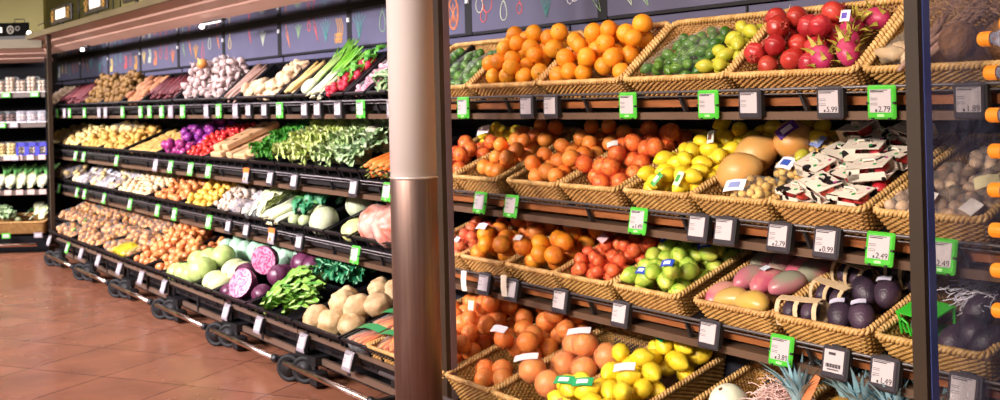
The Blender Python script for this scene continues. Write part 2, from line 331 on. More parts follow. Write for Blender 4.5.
def carts():
    """Rolling base carts under the vegetable crates: rails, wheels and a bumper tube each."""
    dk = mat('cart_plastic', '#0e0c0e', '#141215', sc=9, rough=.5); tyre = mat('tyre_rubber', '#0b0a0c', rough=.7)
    st = mat('cart_rail', '#8a7262', '#786354', sc=3, rough=.35, metal=.5); tubem = mat('bumper_steel', '#cdb6a8', rough=.22, metal=1.0)
    hub = mat('hub_plastic', '#0e0c0e', rough=.6)
    xs = [-11.936, -10.739, -9.530, -8.330, -7.140, -5.945, -4.75]
    def wheel():
        b = MB(); b.lathe([(.0, -.016), (.058, -.016), (.062, -.02), (.076, -.018), (.08, -.010), (.08, .010), (.076, .018), (.062, .02), (.058, .016), (0, .016)], 28, RX(PI / 2)); return b.mesh('wheel', tyre)
    def hubm():
        return MB().lathe([(0, -.026), (.018, -.026), (.02, -.022), (.052, -.019), (.052, .019), (.02, .022), (.018, .026), (0, .026)], 20, RX(PI / 2)).mesh('hub', hub)
    wm = once('wheel', wheel); hm = once('hub', hubm)
    for i in range(6):
        x0, x1 = xs[i], xs[i + 1]; Lc = x1 - x0
        words = ['farthest rolling cart, under the onion bags beside the end post', 'second rolling cart from the end post, under the onion bags', 'rolling cart under the loose brown onions', 'rolling cart under the pale green cabbages', 'rolling cart under the cut red cabbages', 'rolling cart under the celeriac, nearest the pillar'][i]
        root = thing('rolling_cart', 'black ' + words, 'cart', T(x0, 2.62, 0))
        ob('deck', MB().box(-.02, Lc - .03, .09, .62, .09, .13).mesh('deck', dk, False), root)
        b = MB().box(-.02, Lc - .03, .015, .035, .262, .284)
        ob('top_rail', b.mesh('top_rail', st, False), root)
        ob('lower_rail', MB().box(-.02, Lc - .03, .04, .06, .125, .16).mesh('lower_rail', st, False), root)
        gb = once(('gridbar', round(Lc, 2)), lambda: MB().box(0, .03, .035, .05, .13, .262).mesh('grid_bar', dk, False)); gs = once('gridslot', lambda: MB().box(0, .09, .045, .055, .20, .235).mesh('grid_plate', dk, False))
        for k in range(3): ob('grid_bar', gb, root, T(.03 + (Lc - .12) * k / 2, 0, 0))
        for k in range(6): ob('grid_plate', gs, root, T(.09 + (Lc - .12) * k / 6, 0, 0))
        ob('sloping_tray', (MB().box(-.02, Lc - .03, .0, .70, -.145, -.128, T(0, -2.62, 0) @ MROW[4]) if i else MB().box(-.02, Lc - .03, .0, .22, -.145, -.128, T(0, -2.62, 0) @ MROW[4]).box(-1.25, Lc - .03, .22, .70, -.145, -.128, T(0, -2.62, 0) @ MROW[4])).mesh('sloping_tray', dk, False), root)
        for k, (dx, dy) in enumerate(((0, -.05), (.10, .0))):
            w = ob('wheel', wm, root, T(dx, dy, .08) @ RZ(R(36))); ob('hub', hm, w)
        ob('caster_block', MB().bev(.21, .29, -.03, .06, .012, .10, .012).box(-.03, .24, .0, .09, .12, .17).box(.03, .09, -.025, .03, .06, .14).mesh('caster_block', dk, False), root)
        tb = ob('bumper_bar', MB().tube([(.03, -.09, .118), (Lc - .12, -.09, .118)], .017, 12).mesh('bumper_bar', tubem), root)
        ob('bar_end', MB().bev(Lc - .15, Lc - .095, -.112, -.066, .095, .141, .012).box(Lc - .12, Lc - .085, -.08, .09, .11, .13).mesh('bar_end', dk, False), root)
        ob('bar_bracket', MB().box(.02, .05, -.10, -.06, .10, .135).mesh('bar_bracket', dk, False), root)
carts()

# ------------------------------------------------------------------ chalkboard panels
def ring_pts(cx, cz, rx, rz, n=14, a0=0, a1=2 * PI): return [(cx + rx * math.cos(a0 + (a1 - a0) * k / n), 0, cz + rz * math.sin(a0 + (a1 - a0) * k / n)) for k in range(n + 1)]
def chalkboards():
    board = mat('chalkboard', '#5e5c74', '#57556d', sc=3, rough=.5); gap = mat('gap_black', '#0d0c10', rough=.6); clip = mat('clip_white', '#f0eeee', rough=.3)
    chalk = {k: mat('chalk_' + k, h, rough=.85) for k, h in dict(orange='#e58a5c', red='#d9615e', yellow='#e3c878', green='#8fae86', teal='#5f9c98', white='#f2eef2', purple='#9c6bb0', pale='#c9d2b8', gold='#dba24e').items()}
    def pineapple(x, z, s):
        st = [('orange', ring_pts(x, z, .05 * s, .085 * s)), ('orange', ring_pts(x, z, .042 * s, .077 * s))]
        for k in range(5): st.append(('orange', [(x - .04 * s + .02 * s * k, 0, z + .05 * s - .02 * s * (k % 2)), (x + .04 * s - .02 * s * k, 0, z - .05 * s)]))
        for k in range(7): st.append(('orange', [(x - .01 * s, 0, z + .08 * s), (x + (k - 3) * .015 * s, 0, z + .12 * s + .012 * s * (3 - abs(k - 3))), (x + (k - 3) * .022 * s, 0, z + .15 * s + .012 * s * (k % 3))]))
        return st
    def banana(x, z, s, c='gold'): 
        return [(c, [(x + (k - 1.5) * .022 * s + .03 * s * math.sin(t * 3), 0, z + .13 * s * (t - .5)) for t in [j / 8 for j in range(9)]]) for k in range(4)] + [(c, ring_pts(x + (k - 1.5) * .022 * s, z - .05 * s, .014 * s, .028 * s)) for k in range(4)]
    def fruit(x, z, s, c): return [(c, ring_pts(x, z, .03 * s, .036 * s)), (c, [(x, 0, z + .036 * s), (x + .012 * s, 0, z + .065 * s)])]
    def pear(x, z, s, c): return [(c, [(x + .025 * s * math.sin(a) * (1 + .35 * math.cos(a)), 0, z - .045 * s * math.cos(a)) for a in [2 * PI * k / 16 for k in range(17)]]), (c, [(x, 0, z + .045 * s), (x + .005, 0, z + .08 * s)])]
    def carrot(x, z, s, c='orange'): return [(c, [(x, 0, z + .05 * s), (x + .05 * s, 0, z - .04 * s), (x + .02 * s, 0, z + .06 * s), (x, 0, z + .05 * s)]), (c, [(x + .01 * s, 0, z + .035 * s), (x + .035 * s, 0, z)]), ('green', [(x + .01 * s, 0, z + .06 * s), (x - .005 * s, 0, z + .10 * s)])]
    def plant(x, z, s, c='teal'): return [(c, [(x, 0, z - .08 * s), (x + (k - 2) * .018 * s, 0, z), (x + (k - 2) * .035 * s, 0, z + .06 * s - .012 * s * abs(k - 2))]) for k in range(5)]
    def flower(x, z, s): 
        st = []
        for k in range(7): st.append(('white', ring_pts(x + .03 * s * math.cos(k * .9), z + .03 * s * math.sin(k * .9), .018 * s, .02 * s, 8)))
        return st
    def pod(x, z, s, c='pale'): return [(c, [(x + q * .11 * s + .014 * s * w * math.sin(q * PI), 0, z + .1 * s - q * .2 * s + .02 * w * math.sin(q * PI)) for q in [j / 8 for j in range(9)]]) for w in (-1, 1)] 
    edges = [(-16.6, -15.43), (-15.43, -14.19), (-14.19, -12.92), (-12.92, -11.68), (-11.68, -10.45), (-10.45, -9.24), (-9.24, -8.03), (-8.03, -6.83), (-6.83, -5.32), (-5.32 + 0, -4.12), (-4.12, -2.885), (-2.885, -1.66), (-1.66, -1.3)]
    art = {6: [('yellow pear', pear(.12, .15, 1.1, 'yellow')), ('red carrot', carrot(.55, .16, 1, 'red')), ('plant', plant(.85, .16, .9, 'pale'))],
           7: [('orange carrot', carrot(.10, .10, 1.3)), ('green leaf', plant(.33, .17, .8, 'green')), ('red pepper', pear(.52, .19, .9, 'red')), ('red carrot', carrot(.60, .12, 1.3, 'red')), ('teal plant', plant(.80, .15, 1.2, 'teal')), ('yellow bananas', banana(1.0, .13, 1.2))],
           8: [('teal plant', plant(.12, .15, 1.3, 'teal')), ('green squash', pear(.45, .14, 1.5, 'green')), ('orange carrot', carrot(.62, .22, 1.2)), ('orange pineapple', pineapple(1.32, .125, 1.15)), ('purple grapes', fruit(1.12, .11, 1.0, 'purple'))],
           9: [('yellow apple', fruit(.09, .15, 1.2, 'pale')), ('red apple', fruit(.17, .16, 1.6, 'red')), ('red plum', fruit(.13, .085, 1.0, 'red')), ('pale pear', pear(.33, .10, 1.2, 'pale')), ('red cherry', fruit(.48, .10, .8, 'red')), ('red berries', fruit(.56, .20, 1.3, 'red')), ('teal plant', plant(.72, .13, 1.2, 'teal')), ('white flower', flower(.93, .16, 1.5)), ('green pods', pod(1.05, .13, 1.0, 'green'))],
           10: [('pale pods', pod(.08, .14, 1.0, 'pale')), ('green pods', pod(.18, .14, 1.1, 'green')), ('teal plant', plant(.55, .19, 1.0, 'teal')), ('gold bananas', banana(.95, .19, 1.0))],
           11: [('red apple', fruit(.2, .17, 1.1, 'red')), ('green pear', pear(.55, .17, 1.1, 'green'))]}
    rng = random.Random(5)
    names = ['', 'above the pale ginger beside the end post', 'above the dark red carrots by the end post', 'above the small brown potatoes', 'above the sweet potatoes', 'above the red roots beside the garlic', 'with a yellow pear and red carrot drawing, above the garlic', 'with yellow banana drawings, above the fennel', 'with an orange pineapple drawing, half behind the pillar', 'with apple and white flower drawings, above the oranges', 'with pale green pod drawings, above the limes', 'above the pomegranates, cut by the top of the photo', '']
    for i, (xa, xb) in enumerate(edges):
        if i == 0 or i == 12: continue
        z0, z1 = 1.985, 2.258; w = xb - xa - .055
        p = tag(ob('chalkboard_panel', MB().bev(0, w, 0, .014, 0, z1 - z0, .002).mesh('chalkboard_panel', board, False), None, T(xa + .0275, 3.452, z0)), 'grey chalkboard panel ' + names[i], 'chalkboard')
        ob('frame', MB().box(w - .008, w + .063, -.003, .03, -.012, z1 - z0).box(0, w, .002, .016, -.014, -.001).box(-.0275, w + .03, -.004, .012, z1 - z0 - .022, z1 - z0 + .004).mesh('frame', gap, False), p)
        ob('clip', MB().box(w + .012, w + .040, -.014, -.003, .17, .20).mesh('clip', clip, False), p)
        a = art.get(i)
        if not a:
            a = []; 
            for k in range(6):
                c = rng.choice(['orange', 'teal', 'gold', 'red', 'pale', 'green', 'yellow']); x = .1 + k * w / 6.3; z = rng.uniform(.1, .18)
                a.append((c + ' drawing', rng.choice([lambda: plant(x, z, 1.0, c), lambda: pear(x, z, 1.2, c), lambda: banana(x, z, 1.0, c), lambda: carrot(x, z, 1.2, c)])()))
        for lab, strokes in a:
            cs = strokes[0][0]; b = MB()
            for c, pts in strokes: b.tube([(q[0], -.001, q[2]) for q in pts if q[2] < z1 - z0 - .004] or [(0.1, 0, .1), (0.11, 0, .1)], .0032, 4)
            o = ob('drawing', b.mesh('drawing', chalk[cs]), p); o['label'] = 'chalk drawing, ' + lab
chalkboards()

# ------------------------------------------------------------------ signs on the canopy and the lamp under it
def signs():
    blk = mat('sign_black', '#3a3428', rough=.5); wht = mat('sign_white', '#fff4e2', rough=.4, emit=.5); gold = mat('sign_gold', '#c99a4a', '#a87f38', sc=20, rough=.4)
    wire = mat('wire_black', '#2a261e', rough=.5)
    def sign(x0, x1, zb, lab):
        w = x1 - x0; h = .17
        p = tag(ob('hanging_sign', MB().bev(0, w, 0, .02, 0, h, .004).mesh('hanging_sign', blk, False), None, T(x0, 2.74, zb)), lab, 'sign')
        ob('picture', MB().bev(w * .27, w * .73, -.008, .0, h * .24, h * .84, .003).mesh('picture', wht, False), p)
        for s in (0, 1):
            b = MB(); x = w * (.12 if s == 0 else .87)
            b.tube(ring_pts(x, h * .62, w * .07, h * .16), .006, 5, M=T(0, -.006, 0)); b.tube(ring_pts(x, h * .3, w * .05, h * .13), .006, 5, M=T(0, -.006, 0)); b.tube([(x, -.006, h * .12), (x, -.006, h * .88)], .005, 5)
            ob('ornament', b.mesh('ornament', gold), p)
        ob('bracket', MB().tube([(w * .1, .03, h + .02), (w * .8, .03, h + .02), (w * .8, .03, h - .02)], .005, 5).box(w * .75, w * .85, .0, .06, h - .03, h - .01).mesh('bracket', wire, False), p)
        ob('foot', MB().box(w * .25, w * .75, -.03, .09, -.05, -.03).box(w * .45, w * .55, .004, .016, -.05, .0).mesh('foot', wire, False), p)
    sign(-12.47, -11.58, 2.51, 'black hanging sign with a white picture, left one on the canopy by the end post')
    sign(-11.07, -10.25, 2.51, 'black hanging sign with a white picture, right beside the first one on the canopy')
    sign(-9.75, -9.0, 2.51, 'black hanging sign cut by the top edge of the photo, rightmost on the canopy')
    c = tag(ob('sign_wire', MB().tube([(-13.2, 2.76, 2.56), (-11.3, 2.76, 2.585), (-10.1, 2.76, 2.60), (-8.5, 2.76, 2.61)], .005, 5).tube([(-11.35, 2.76, 2.45), (-11.35, 2.76, 2.75)], .007, 5).tube([(-10.12, 2.76, 2.45), (-10.12, 2.76, 2.75)], .006, 5).tube([(-9.9, 2.76, 2.45), (-9.9, 2.76, 2.75)], .006, 5).mesh('sign_wire', wire)), 'thin black wire and rods strung along the canopy top between the signs', 'wire')
    # slim lamp under the canopy
    p = tag(ob('canopy_lamp', MB().box(0, .46, -.015, .015, 0, .018).box(.0, .03, -.02, .02, -.03, 0).mesh('canopy_lamp', mat('lamp_black', '#1a181a', rough=.4), False), None, T(-8.42, 2.98, 2.238)), 'slim black lamp with a bright bulb hung under the canopy above the garlic', 'lamp')
    ob('lamp_tube', MB().tube([(.04, -.02, -.004), (.44, -.02, -.004)], .006, 6).mesh('lamp_tube', mat('lamp_tube_light', '#ffe9dc', emit=1.2)), p)
    ob('bulb', MB().lathe([(0, -.02), (.018, -.012), (.022, 0), (.016, .014), (0, .02)], 12, T(.06, -.03, -.018)).mesh('bulb', mat('bulb_light', '#fff6ee', emit=6)), p)
    p = tag(ob('canopy_lamp', MB().box(0, .3, -.015, .015, 0, .018).mesh('canopy_lamp', MATS['lamp_black'], False), None, T(-11.98, 2.93, 2.236)), 'small black lamp with a bright bulb hung under the canopy beside the end post', 'lamp')
    ob('bulb', MB().lathe([(0, -.02), (.018, -.012), (.022, 0), (.016, .014), (0, .02)], 12, T(.12, -.02, -.018)).mesh('bulb', MATS['bulb_light']), p)
signs()

# ------------------------------------------------------------------ produce: each kind is a list of variants, each variant a root mesh and its part meshes
KIND = {}
def kind(name, oname, r, variants): KIND[name] = dict(name=oname, r=r, v=variants)
def spawn(kd, M, label, cat, group=None, parent=None, rng=random, parts=True, var=None):
    k = KIND[kd]; v = k['v'][var if var is not None else rng.randrange(len(k['v']))]
    o = ob(k['name'], v[0], parent, M)
    if not parent: tag(o, label, cat, group)
    if parts:
        for (pn, pm) in v[1:]: ob(pn, pm, o)
    return o
def sph(r, seed=0, lump=.03, fx=1.0, fz=1.0, dimple=0.0, sc=30, nu=16, nv=10, pinch=None):
    def fn(th, t):
        a = PI * (t - .5); c = math.cos(a); d = Vector((math.cos(th) * c, math.sin(th) * c, math.sin(a)))
        k = 1 + lump * NZ(d * r, sc, seed)
        if dimple: k -= dimple * max(0, (abs(d.z) - .8) / .2) ** 1.5 * (1 if d.z > 0 else .6)
        p = d * r * k; z = p.z * fz
        if pinch: z, q = pinch(d, z); p.x *= q; p.y *= q
        return (p.x * fx, p.y, z)
    return MB().blob(fn, nu, nv)
def stemdot(r, z, m, name='stem', h=.003): return (name, MB().lathe([(r, z - .001), (r, z + h * .5), (r * .5, z + h), (0, z + h)], 7).mesh(name, m))

def kinds():
    stem_g = mat('stem_green', '#6f7a2c', '#5d6a2a', sc=40, rough=.7); stem_b = mat('stem_brown', '#6b4c2c', '#55381f', sc=40, rough=.8)
    leaf_g = mat('leaf_green', '#3f8a2a', '#6aa83a', sc=18, rough=.45, rnd=.12)
    peel = mat('orange_peel', '#f08e1a', '#f5a22a', sc=9, rough=.38, bump=.35, bsc=260, rnd=.10)
    peel2 = mat('orange_peel_deep', '#f58630', '#f79a48', sc=9, rough=.36, bump=.35, bsc=260, rnd=.10)
    clem = mat('clementine_peel', '#f2743a', '#f48a50', sc=9, rough=.33, bump=.3, bsc=260, rnd=.10)
    gf = mat('grapefruit_peel', '#f0a24c', '#ee8a52', sc=9, rough=.36, bump=.3, bsc=220, rnd=.08)
    peel3 = mat('orange_peel_pale', '#f5923c', '#f7aa58', sc=9, rough=.36, bump=.35, bsc=260, rnd=.10)
    for nm, m_, r in (('orange', peel, .043), ('deep_orange', peel2, .041), ('big_orange', peel3, .047), ('clementine', clem, .031), ('grapefruit', gf, .058)):
        kind(nm, 'orange' if 'orange' in nm else nm, r, [[sph(r, s, .025, 1, .95 if nm != 'clementine' else .84, .06, nu=20, nv=13).mesh('peel', m_), stemdot(.0042, r * (.89 if nm != 'clementine' else .79), stem_g)] for s in range(3)])
    def nip(d, z):
        e = max(0, (abs(d.z) - .86) / .14); return z * (1 + .22 * e), 1 - .12 * e
    lem = mat('lemon_peel', '#f5cf1e', '#f2d840', sc=9, rough=.34, bump=.3, bsc=240, rnd=.08); lime = mat('lime_peel', '#265a14', '#5c8424', sc=14, rough=.3, bump=.2, bsc=240, rnd=.15)
    yl = mat('pale_lime_peel', '#a9b02c', '#cfc040', sc=14, rough=.32, bump=.2, bsc=240, rnd=.08); gl = mat('green_lemon_peel', '#b4c448', '#d2d45e', sc=12, rough=.32, bump=.25, bsc=240, rnd=.10)
    for nm, m_, r, n2 in (('lemon', lem, .032, 'lemon'), ('big_lemon', lem, .038, 'lemon'), ('lime', lime, .023, 'lime'), ('pale_lime', yl, .027, 'lime'), ('green_lemon', gl, .035, 'lemon')):
        kind(nm, n2, r, [[sph(r, s, .04, 1, 1.22, 0, pinch=nip).mesh('peel', m_), stemdot(.003, r * 1.40, stem_g)] for s in range(3)])
    def pear(d, z): return z * 1.15, 1 - .32 * max(0, d.z) ** 1.5
    pm = mat('pomelo_peel', '#d9984c', '#e0ae68', sc=8, rough=.4, bump=.2, bsc=200, rnd=.05)
    kind('pomelo', 'pomelo', .075, [[sph(.075, 3, .03, 1, 1.1, .03, nu=24, nv=16, pinch=pear).mesh('peel', pm), stemdot(.008, .088, stem_b)]])
    # pomegranate with its crown
    pg = mat('pomegranate_skin', '#9c1018', '#c03a34', sc=10, rough=.3, bump=.1, bsc=60, rnd=.15); pgc = mat('pomegranate_crown', '#b8463a', '#8a3a28', sc=40, rough=.6)
    def crown(r):
        b = MB(); b.lathe([(.010, r * .90), (.011, r * 1.02), (.008, r * 1.02), (.006, r * .95)], 10)
        for k in range(6):
            a = k * PI / 3; c, s = math.cos(a), math.sin(a); b.add([(c * .011 - s * .005, s * .011 + c * .005, r * 1.0), (c * .011 + s * .005, s * .011 - c * .005, r * 1.0), (c * .016, s * .016, r * 1.24), (c * .008, s * .008, r * 1.02)], [(0, 1, 2), (1, 3, 2), (3, 0, 2)])
        return ('crown', b.mesh('crown', pgc))
    def pgk(s):
        def fn(th, t):
            a = PI * (t - .5); c = math.cos(a); k = .042 * (1 + .035 * math.cos(6 * th) * c + .02 * NZ((math.cos(th) * c, math.sin(th) * c, math.sin(a)), 2.5, s)); return (math.cos(th) * c * k, math.sin(th) * c * k, math.sin(a) * k * .93)
        return [MB().blob(fn, 24, 14).mesh('skin', pg), crown(.042)]
    kind('pomegranate', 'pomegranate', .040, [pgk(s) for s in range(3)])
    # dragon fruit with green-tipped scales
    df = mat('dragon_fruit_skin', '#a81e50', '#c23e68', sc=14, rough=.4, rnd=.08); dfs = mat('dragon_fruit_scale', '#a3963a', '#bfae48', sc=30, rough=.5)
    def scales(s):
        b = MB(); rg = random.Random(s)
        for k in range(17):
            t = -.8 + 1.75 * k / 16; th = k * 2.4; a = t * PI / 2 * .97; c = math.cos(a)
            base = Vector((math.cos(th) * c * .042, math.sin(th) * c * .042, math.sin(a) * .058)); out = Vector((math.cos(th) * .7 * c, math.sin(th) * .7 * c, .75 + .2 * t)).normalized()
            sd = Vector((-math.sin(th), math.cos(th), 0)); L = .022 + .012 * rg.random() + (.022 if t > .7 else 0)
            pts = [base - sd * .010, base + sd * .010, base + out * L * .55 + sd * .006, base + out * L * .55 - sd * .006, base + out * L + Vector((math.cos(th), math.sin(th), 0)) * .012]
            n = Vector((math.cos(th), math.sin(th), 0)) * .002
            b.add([p + n for p in pts] + [p - n for p in pts], [(0, 1, 2, 3), (3, 2, 4), (6, 5, 8, 7), (7, 8, 9), (1, 6, 7, 2), (5, 0, 3, 8), (2, 7, 9, 4), (8, 3, 4, 9)])
        return ('scales', b.mesh('scales', dfs, False))
    kind('dragon_fruit', 'dragon_fruit', .045, [[sph(.042, s, .05, 1, 1.38, 0, nu=18, nv=12).mesh('skin', df), scales(s)] for s in range(2)])
    coco = mat('coconut_husk', '#5a3b26', '#8a6040', sc=30, rough=.85, bump=.9, bsc=90, stretch=(3, 3, .6)); 
    kind('coconut', 'coconut', .062, [[sph(.062, s, .04, 1, 1.12, 0, nu=20, nv=14).mesh('husk', coco), ('eyes', MB().lathe([(.0, .066), (.007, .067), (.0, .071)], 8, T(.012, 0, 0)).lathe([(.0, .066), (.007, .067), (.0, .071)], 8, T(-.008, .012, 0)).lathe([(.0, .066), (.007, .067), (.0, .071)], 8, T(-.008, -.012, 0)).mesh('eyes', mat('coconut_eye', '#2a1a10', rough=.9)))] for s in range(2)])
    # mango: flattened kidney, pink and grey-green blush
    for nm, a, b_ in (('mango', '#93907c', '#c2707e'), ('yellow_mango', '#d9a838', '#c9a25a'), ('pink_mango', '#c8607a', '#d99a8a')):
        mm = mat(nm + '_skin', a, b_, sc=9, rough=.32, rnd=.08, contrast=(.42, .58))
        def mg(s):
            def fn(th, t):
                q = PI * (t - .5); c = math.cos(q); x = math.cos(th) * c; y = math.sin(th) * c; z = math.sin(q)
                k = 1 + .02 * NZ((x, y, z), 2, s); w = .044 * (1 + .12 * z); return ((x * w + .012 * (z * z - .4)) * k, y * w * .86 * k, z * .068 * k)
            return [MB().blob(fn, 20, 14).mesh('skin', mm), stemdot(.005, .067, stem_b)]
        kind(nm, 'mango', .044, [mg(1), mg(4)])
    def av(d, z): return z * 1.28 + .006 * d.z, 1 - .38 * max(0, d.z + .05) ** 1.3
    avm = mat('avocado_skin', '#2e2430', '#4a3546', sc=14, rough=.42, bump=.6, bsc=160, rnd=.2)
    kind('avocado', 'avocado', .040, [[sph(.041, s, .05, 1, 1.0, 0, nu=18, nv=13, pinch=av).mesh('skin', avm), stemdot(.004, .053, stem_b)] for s in range(2)])
    apm = mat('apple_skin', '#b81e28', '#d8564a', sc=8, rough=.28, rnd=.12)
    kind('apple', 'apple', .034, [[sph(.034, 1, .03, 1, .9, .25, nu=18, nv=12).mesh('skin', apm), ('stem', MB().tube([(0, 0, .02), (.002, 0, .034)], .0018, 5).mesh('stem', stem_b))]])
    # roots and tubers
    def tuber(nm, oname, a, b_, r, fz, lump, rough=.6, n=3, sc=26, bump=.3, nu=12, nv=8, rnd=.1):
        m_ = mat(nm + '_skin', a, b_, sc=16, rough=rough, bump=bump, bsc=120, rnd=rnd)
        kind(nm, oname, r, [[sph(r, s * 2.7, lump, 1, fz, 0, sc=sc, nu=nu, nv=nv).mesh('skin', m_)] for s in range(n)])
    tuber('potato', 'potato', '#c8973c', '#d9b05c', .034, 1.25, .25)
    tuber('light_potato', 'potato', '#d9b868', '#e3c98a', .034, 1.25, .22)
    tuber('brown_potato', 'brown_potato', '#6c4c1c', '#8a642a', .030, 1.15, .22)
    tuber('fingerling', 'fingerling_potato', '#cf9f4c', '#dcb46c', .022, 2.3, .2)
    tuber('sweet_potato', 'sweet_potato', '#94603c', '#b0784e', .030, 2.0, .3)
    tuber('beet', 'beetroot', '#6b4a42', '#8a5f52', .040, .95, .2)
    tuber('celeriac', 'celeriac', '#a98252', '#d9bd90', .072, .9, .16, sc=34, nu=22, nv=14, bump=.9, n=3)
    tuber('tomato', 'tomato', '#c81f24', '#dc4438', .0235, .9, .05, rough=.25)
    tuber('baby_potato', 'baby_potato', '#dcb88a', '#e6cca4', .026, 1.0, .1)
    tuber('mushroom_cap', 'mushroom', '#ead9c6', '#d8bfa4', .026, .8, .08)
    tuber('kohlrabi_bulb', 'kohlrabi', '#c9d6a8', '#dbe2bc', .045, .9, .08)
    tuber('seed_fruit', 'physalis', '#dfae4c', '#e8c878', .016, 1.0, .05)
    tuber('brown_fig', 'fig', '#a87e60', '#d4b494', .020, 1.1, .2)
    tuber('ginger_knob', 'ginger', '#bf9c74', '#d4ba98', .028, 1.7, .55, sc=60)
    tuber('pale_radish', 'radish', '#d86a88', '#f0c8cc', .014, 1.1, .05)
    # onions with a dry neck
    def onion(nm, a, b_, r):
        m_ = mat(nm + '_skin', a, b_, sc=10, rough=.32, rnd=.12, stretch=(6, 6, 1))
        prof = [(0, -.86), (.3, -.84), (.62, -.68), (.88, -.35), (1, .0), (.93, .35), (.7, .66), (.4, .88), (.2, 1.05), (.12, 1.3), (.05, 1.42), (0, 1.42)]
        kind(nm, 'red_onion' if nm == 'red_onion' else 'onion', r, [[MB().lathe([(p * r, z * r) for p, z in prof], 13).mesh('skin', m_)]])
    onion('onion', '#c9703a', '#e09a5c', .034); onion('tan_onion', '#bd7a36', '#d6984f', .030); onion('red_onion', '#7c2058', '#a8387c', .038); onion('yellow_onion', '#dca83c', '#e8c05c', .030)
    # garlic: lobed bulb and stalk
    gm = mat('garlic_skin', '#c4b0a4', '#a48888', sc=14, rough=.5, rnd=.08, stretch=(5, 5, 1)); 
    def garlic(s):
        def fn(th, t):
            z = -1 + 2 * t; w = math.sqrt(max(0, 1 - z * z)) * (1 if z < 0 else (1 - z) ** .45); k = .034 * (1 + .09 * abs(math.sin(4 * th + s)) - .05); return (math.cos(th) * w * k, math.sin(th) * w * k, z * .026)
        return [MB().blob(fn, 16, 9).mesh('bulb', gm), ('stalk', MB().tube([(0, 0, .016), (.002, 0, .034), (.006, .003, .055)], [.010, .005, .004], 7).mesh('stalk', gm))]
    kind('garlic', 'garlic', .034, [garlic(0), garlic(1)])
    # mushrooms with stems
    mm = mat('mushroom_flesh', '#d8c8b8', '#c0a890', sc=20, rough=.6, rnd=.06)
    kind('mushroom', 'mushroom', .024, [[MB().lathe([(0, .02), (.012, .019), (.021, .011), (.025, 0), (.022, -.005), (.008, -.005)], 13).mesh('cap', mm), ('stem', MB().lathe([(.009, -.004), (.008, -.016), (.010, -.026), (0, -.027)], 9).mesh('stem', mm))]])
    # long roots: along local Y, crown at -Y end
    def rod(nm, oname, a, b_, L, r0, r1, bend=.015, n=3, top=None, rough=.5, sides=9):
        m_ = mat(nm + '_skin', a, b_, sc=14, rough=rough, rnd=.12, bump=.3, bsc=80); vs = []
        for s in range(n):
            pts = []; rr = []
            for k in range(9):
                q = k / 8; pts.append((bend * math.sin(q * PI + s), -L / 2 + L * q, .4 * bend * math.cos(q * 3 + s))); rr.append((r0 + (r1 - r0) * q) * (1 + .06 * math.sin(k * 2.3 + s)) * (.55 if k in (0,) else 1))
            v = [MB().tube(pts, rr, sides).mesh('root', m_)]
            if top: v.append(('leaf_stub', MB().tube([pts[0], (pts[0][0], -L / 2 - .02, .004)], [r0 * .4, r0 * .2], 6).mesh('leaf_stub', top)))
            vs.append(v)
        kind(nm, oname, r0, vs)
    rod('carrot', 'carrot', '#e0732a', '#ee8c40', .22, .016, .005, top=stem_g)
    rod('red_root', 'red_carrot', '#4e121a', '#742c30', .24, .015, .006)
    rod('salsify', 'salsify', '#8a6a58', '#b08a7c', .36, .010, .008, bend=.008)
    rod('horseradish', 'horseradish', '#c8a05c', '#d8b87c', .30, .018, .010)
    def abro(d, z): return z, 1
    # cabbages
    cb = mat('white_cabbage', '#c3cc9c', '#adbf84', sc=10, rough=.42, rnd=.06); mint = mat('mint_cabbage', '#96bfa0', '#aaccaf', sc=10, rough=.42, rnd=.06)
    rc = mat('red_cabbage', '#471a34', '#6c3450', sc=10, rough=.36, rnd=.1); yc = mat('yellow_cabbage', '#d4d67c', '#e3e29c', sc=10, rough=.42, rnd=.06)
    def cab(nm, oname, m_, r, fz=.92, veins=.03):
        def fnm(s):
            def fn(th, t):
                a = PI * (t - .5); c = math.cos(a); k = r * (1 + veins * abs(math.sin(2.5 * th + 3 * math.sin(a) + s)) + .02 * NZ((math.cos(th) * c, math.sin(th) * c, math.sin(a)), 2.5, s)); return (math.cos(th) * c * k, math.sin(th) * c * k, math.sin(a) * k * fz)
            b = MB(); 
            for q in range(3):
                a0 = s + q * 2.1
                b.sheet(lambda u, v, a0=a0: tuple((r * (1.035 + .03 * abs(u - .5) + .03 * v * v)) * x for x in (math.cos(a0 + (u - .5) * 1.9 * (1 - .4 * v)) * math.cos(-1.0 + 1.9 * v), math.sin(a0 + (u - .5) * 1.9 * (1 - .4 * v)) * math.cos(-1.0 + 1.9 * v), fz * math.sin(-1.0 + 1.9 * v))), 8, 7)
            return [MB().blob(fn, 22, 13).mesh('head', m_), ('outer_leaf', b.mesh('outer_leaf', m_))]
        kind(nm, oname, r, [fnm(0), fnm(2)])
    cab('white_cabbage', 'white_cabbage', cb, .088); cab('mint_cabbage', 'pointed_cabbage', mint, .072, 1.15); cab('red_cabbage', 'red_cabbage', rc, .075); cab('yellow_cabbage', 'white_cabbage', yc, .08, .8); cab('kohlrabi', 'kohlrabi', cb, .045); cab('pale_pointed', 'pointed_cabbage', mat('pale_pointed_leaf', '#d6d6a6', '#c2c68c', sc=10, rough=.42, rnd=.06), .06, 1.5, .06)
    cab('big_cabbage', 'white_cabbage', mat('pale_cabbage', '#cfd2b4', '#bcc698', sc=10, rough=.42), .118, .95); cab('iceberg', 'iceberg_lettuce', mat('iceberg_leaf', '#b7c67a', '#9cb860', sc=14, rough=.4, rnd=.06), .075, .9, .07)
    cab('radicchio', 'radicchio', mat('radicchio_leaf', '#d9684e', '#f0c0b0', sc=12, rough=.38), .10, 1.0, .10)
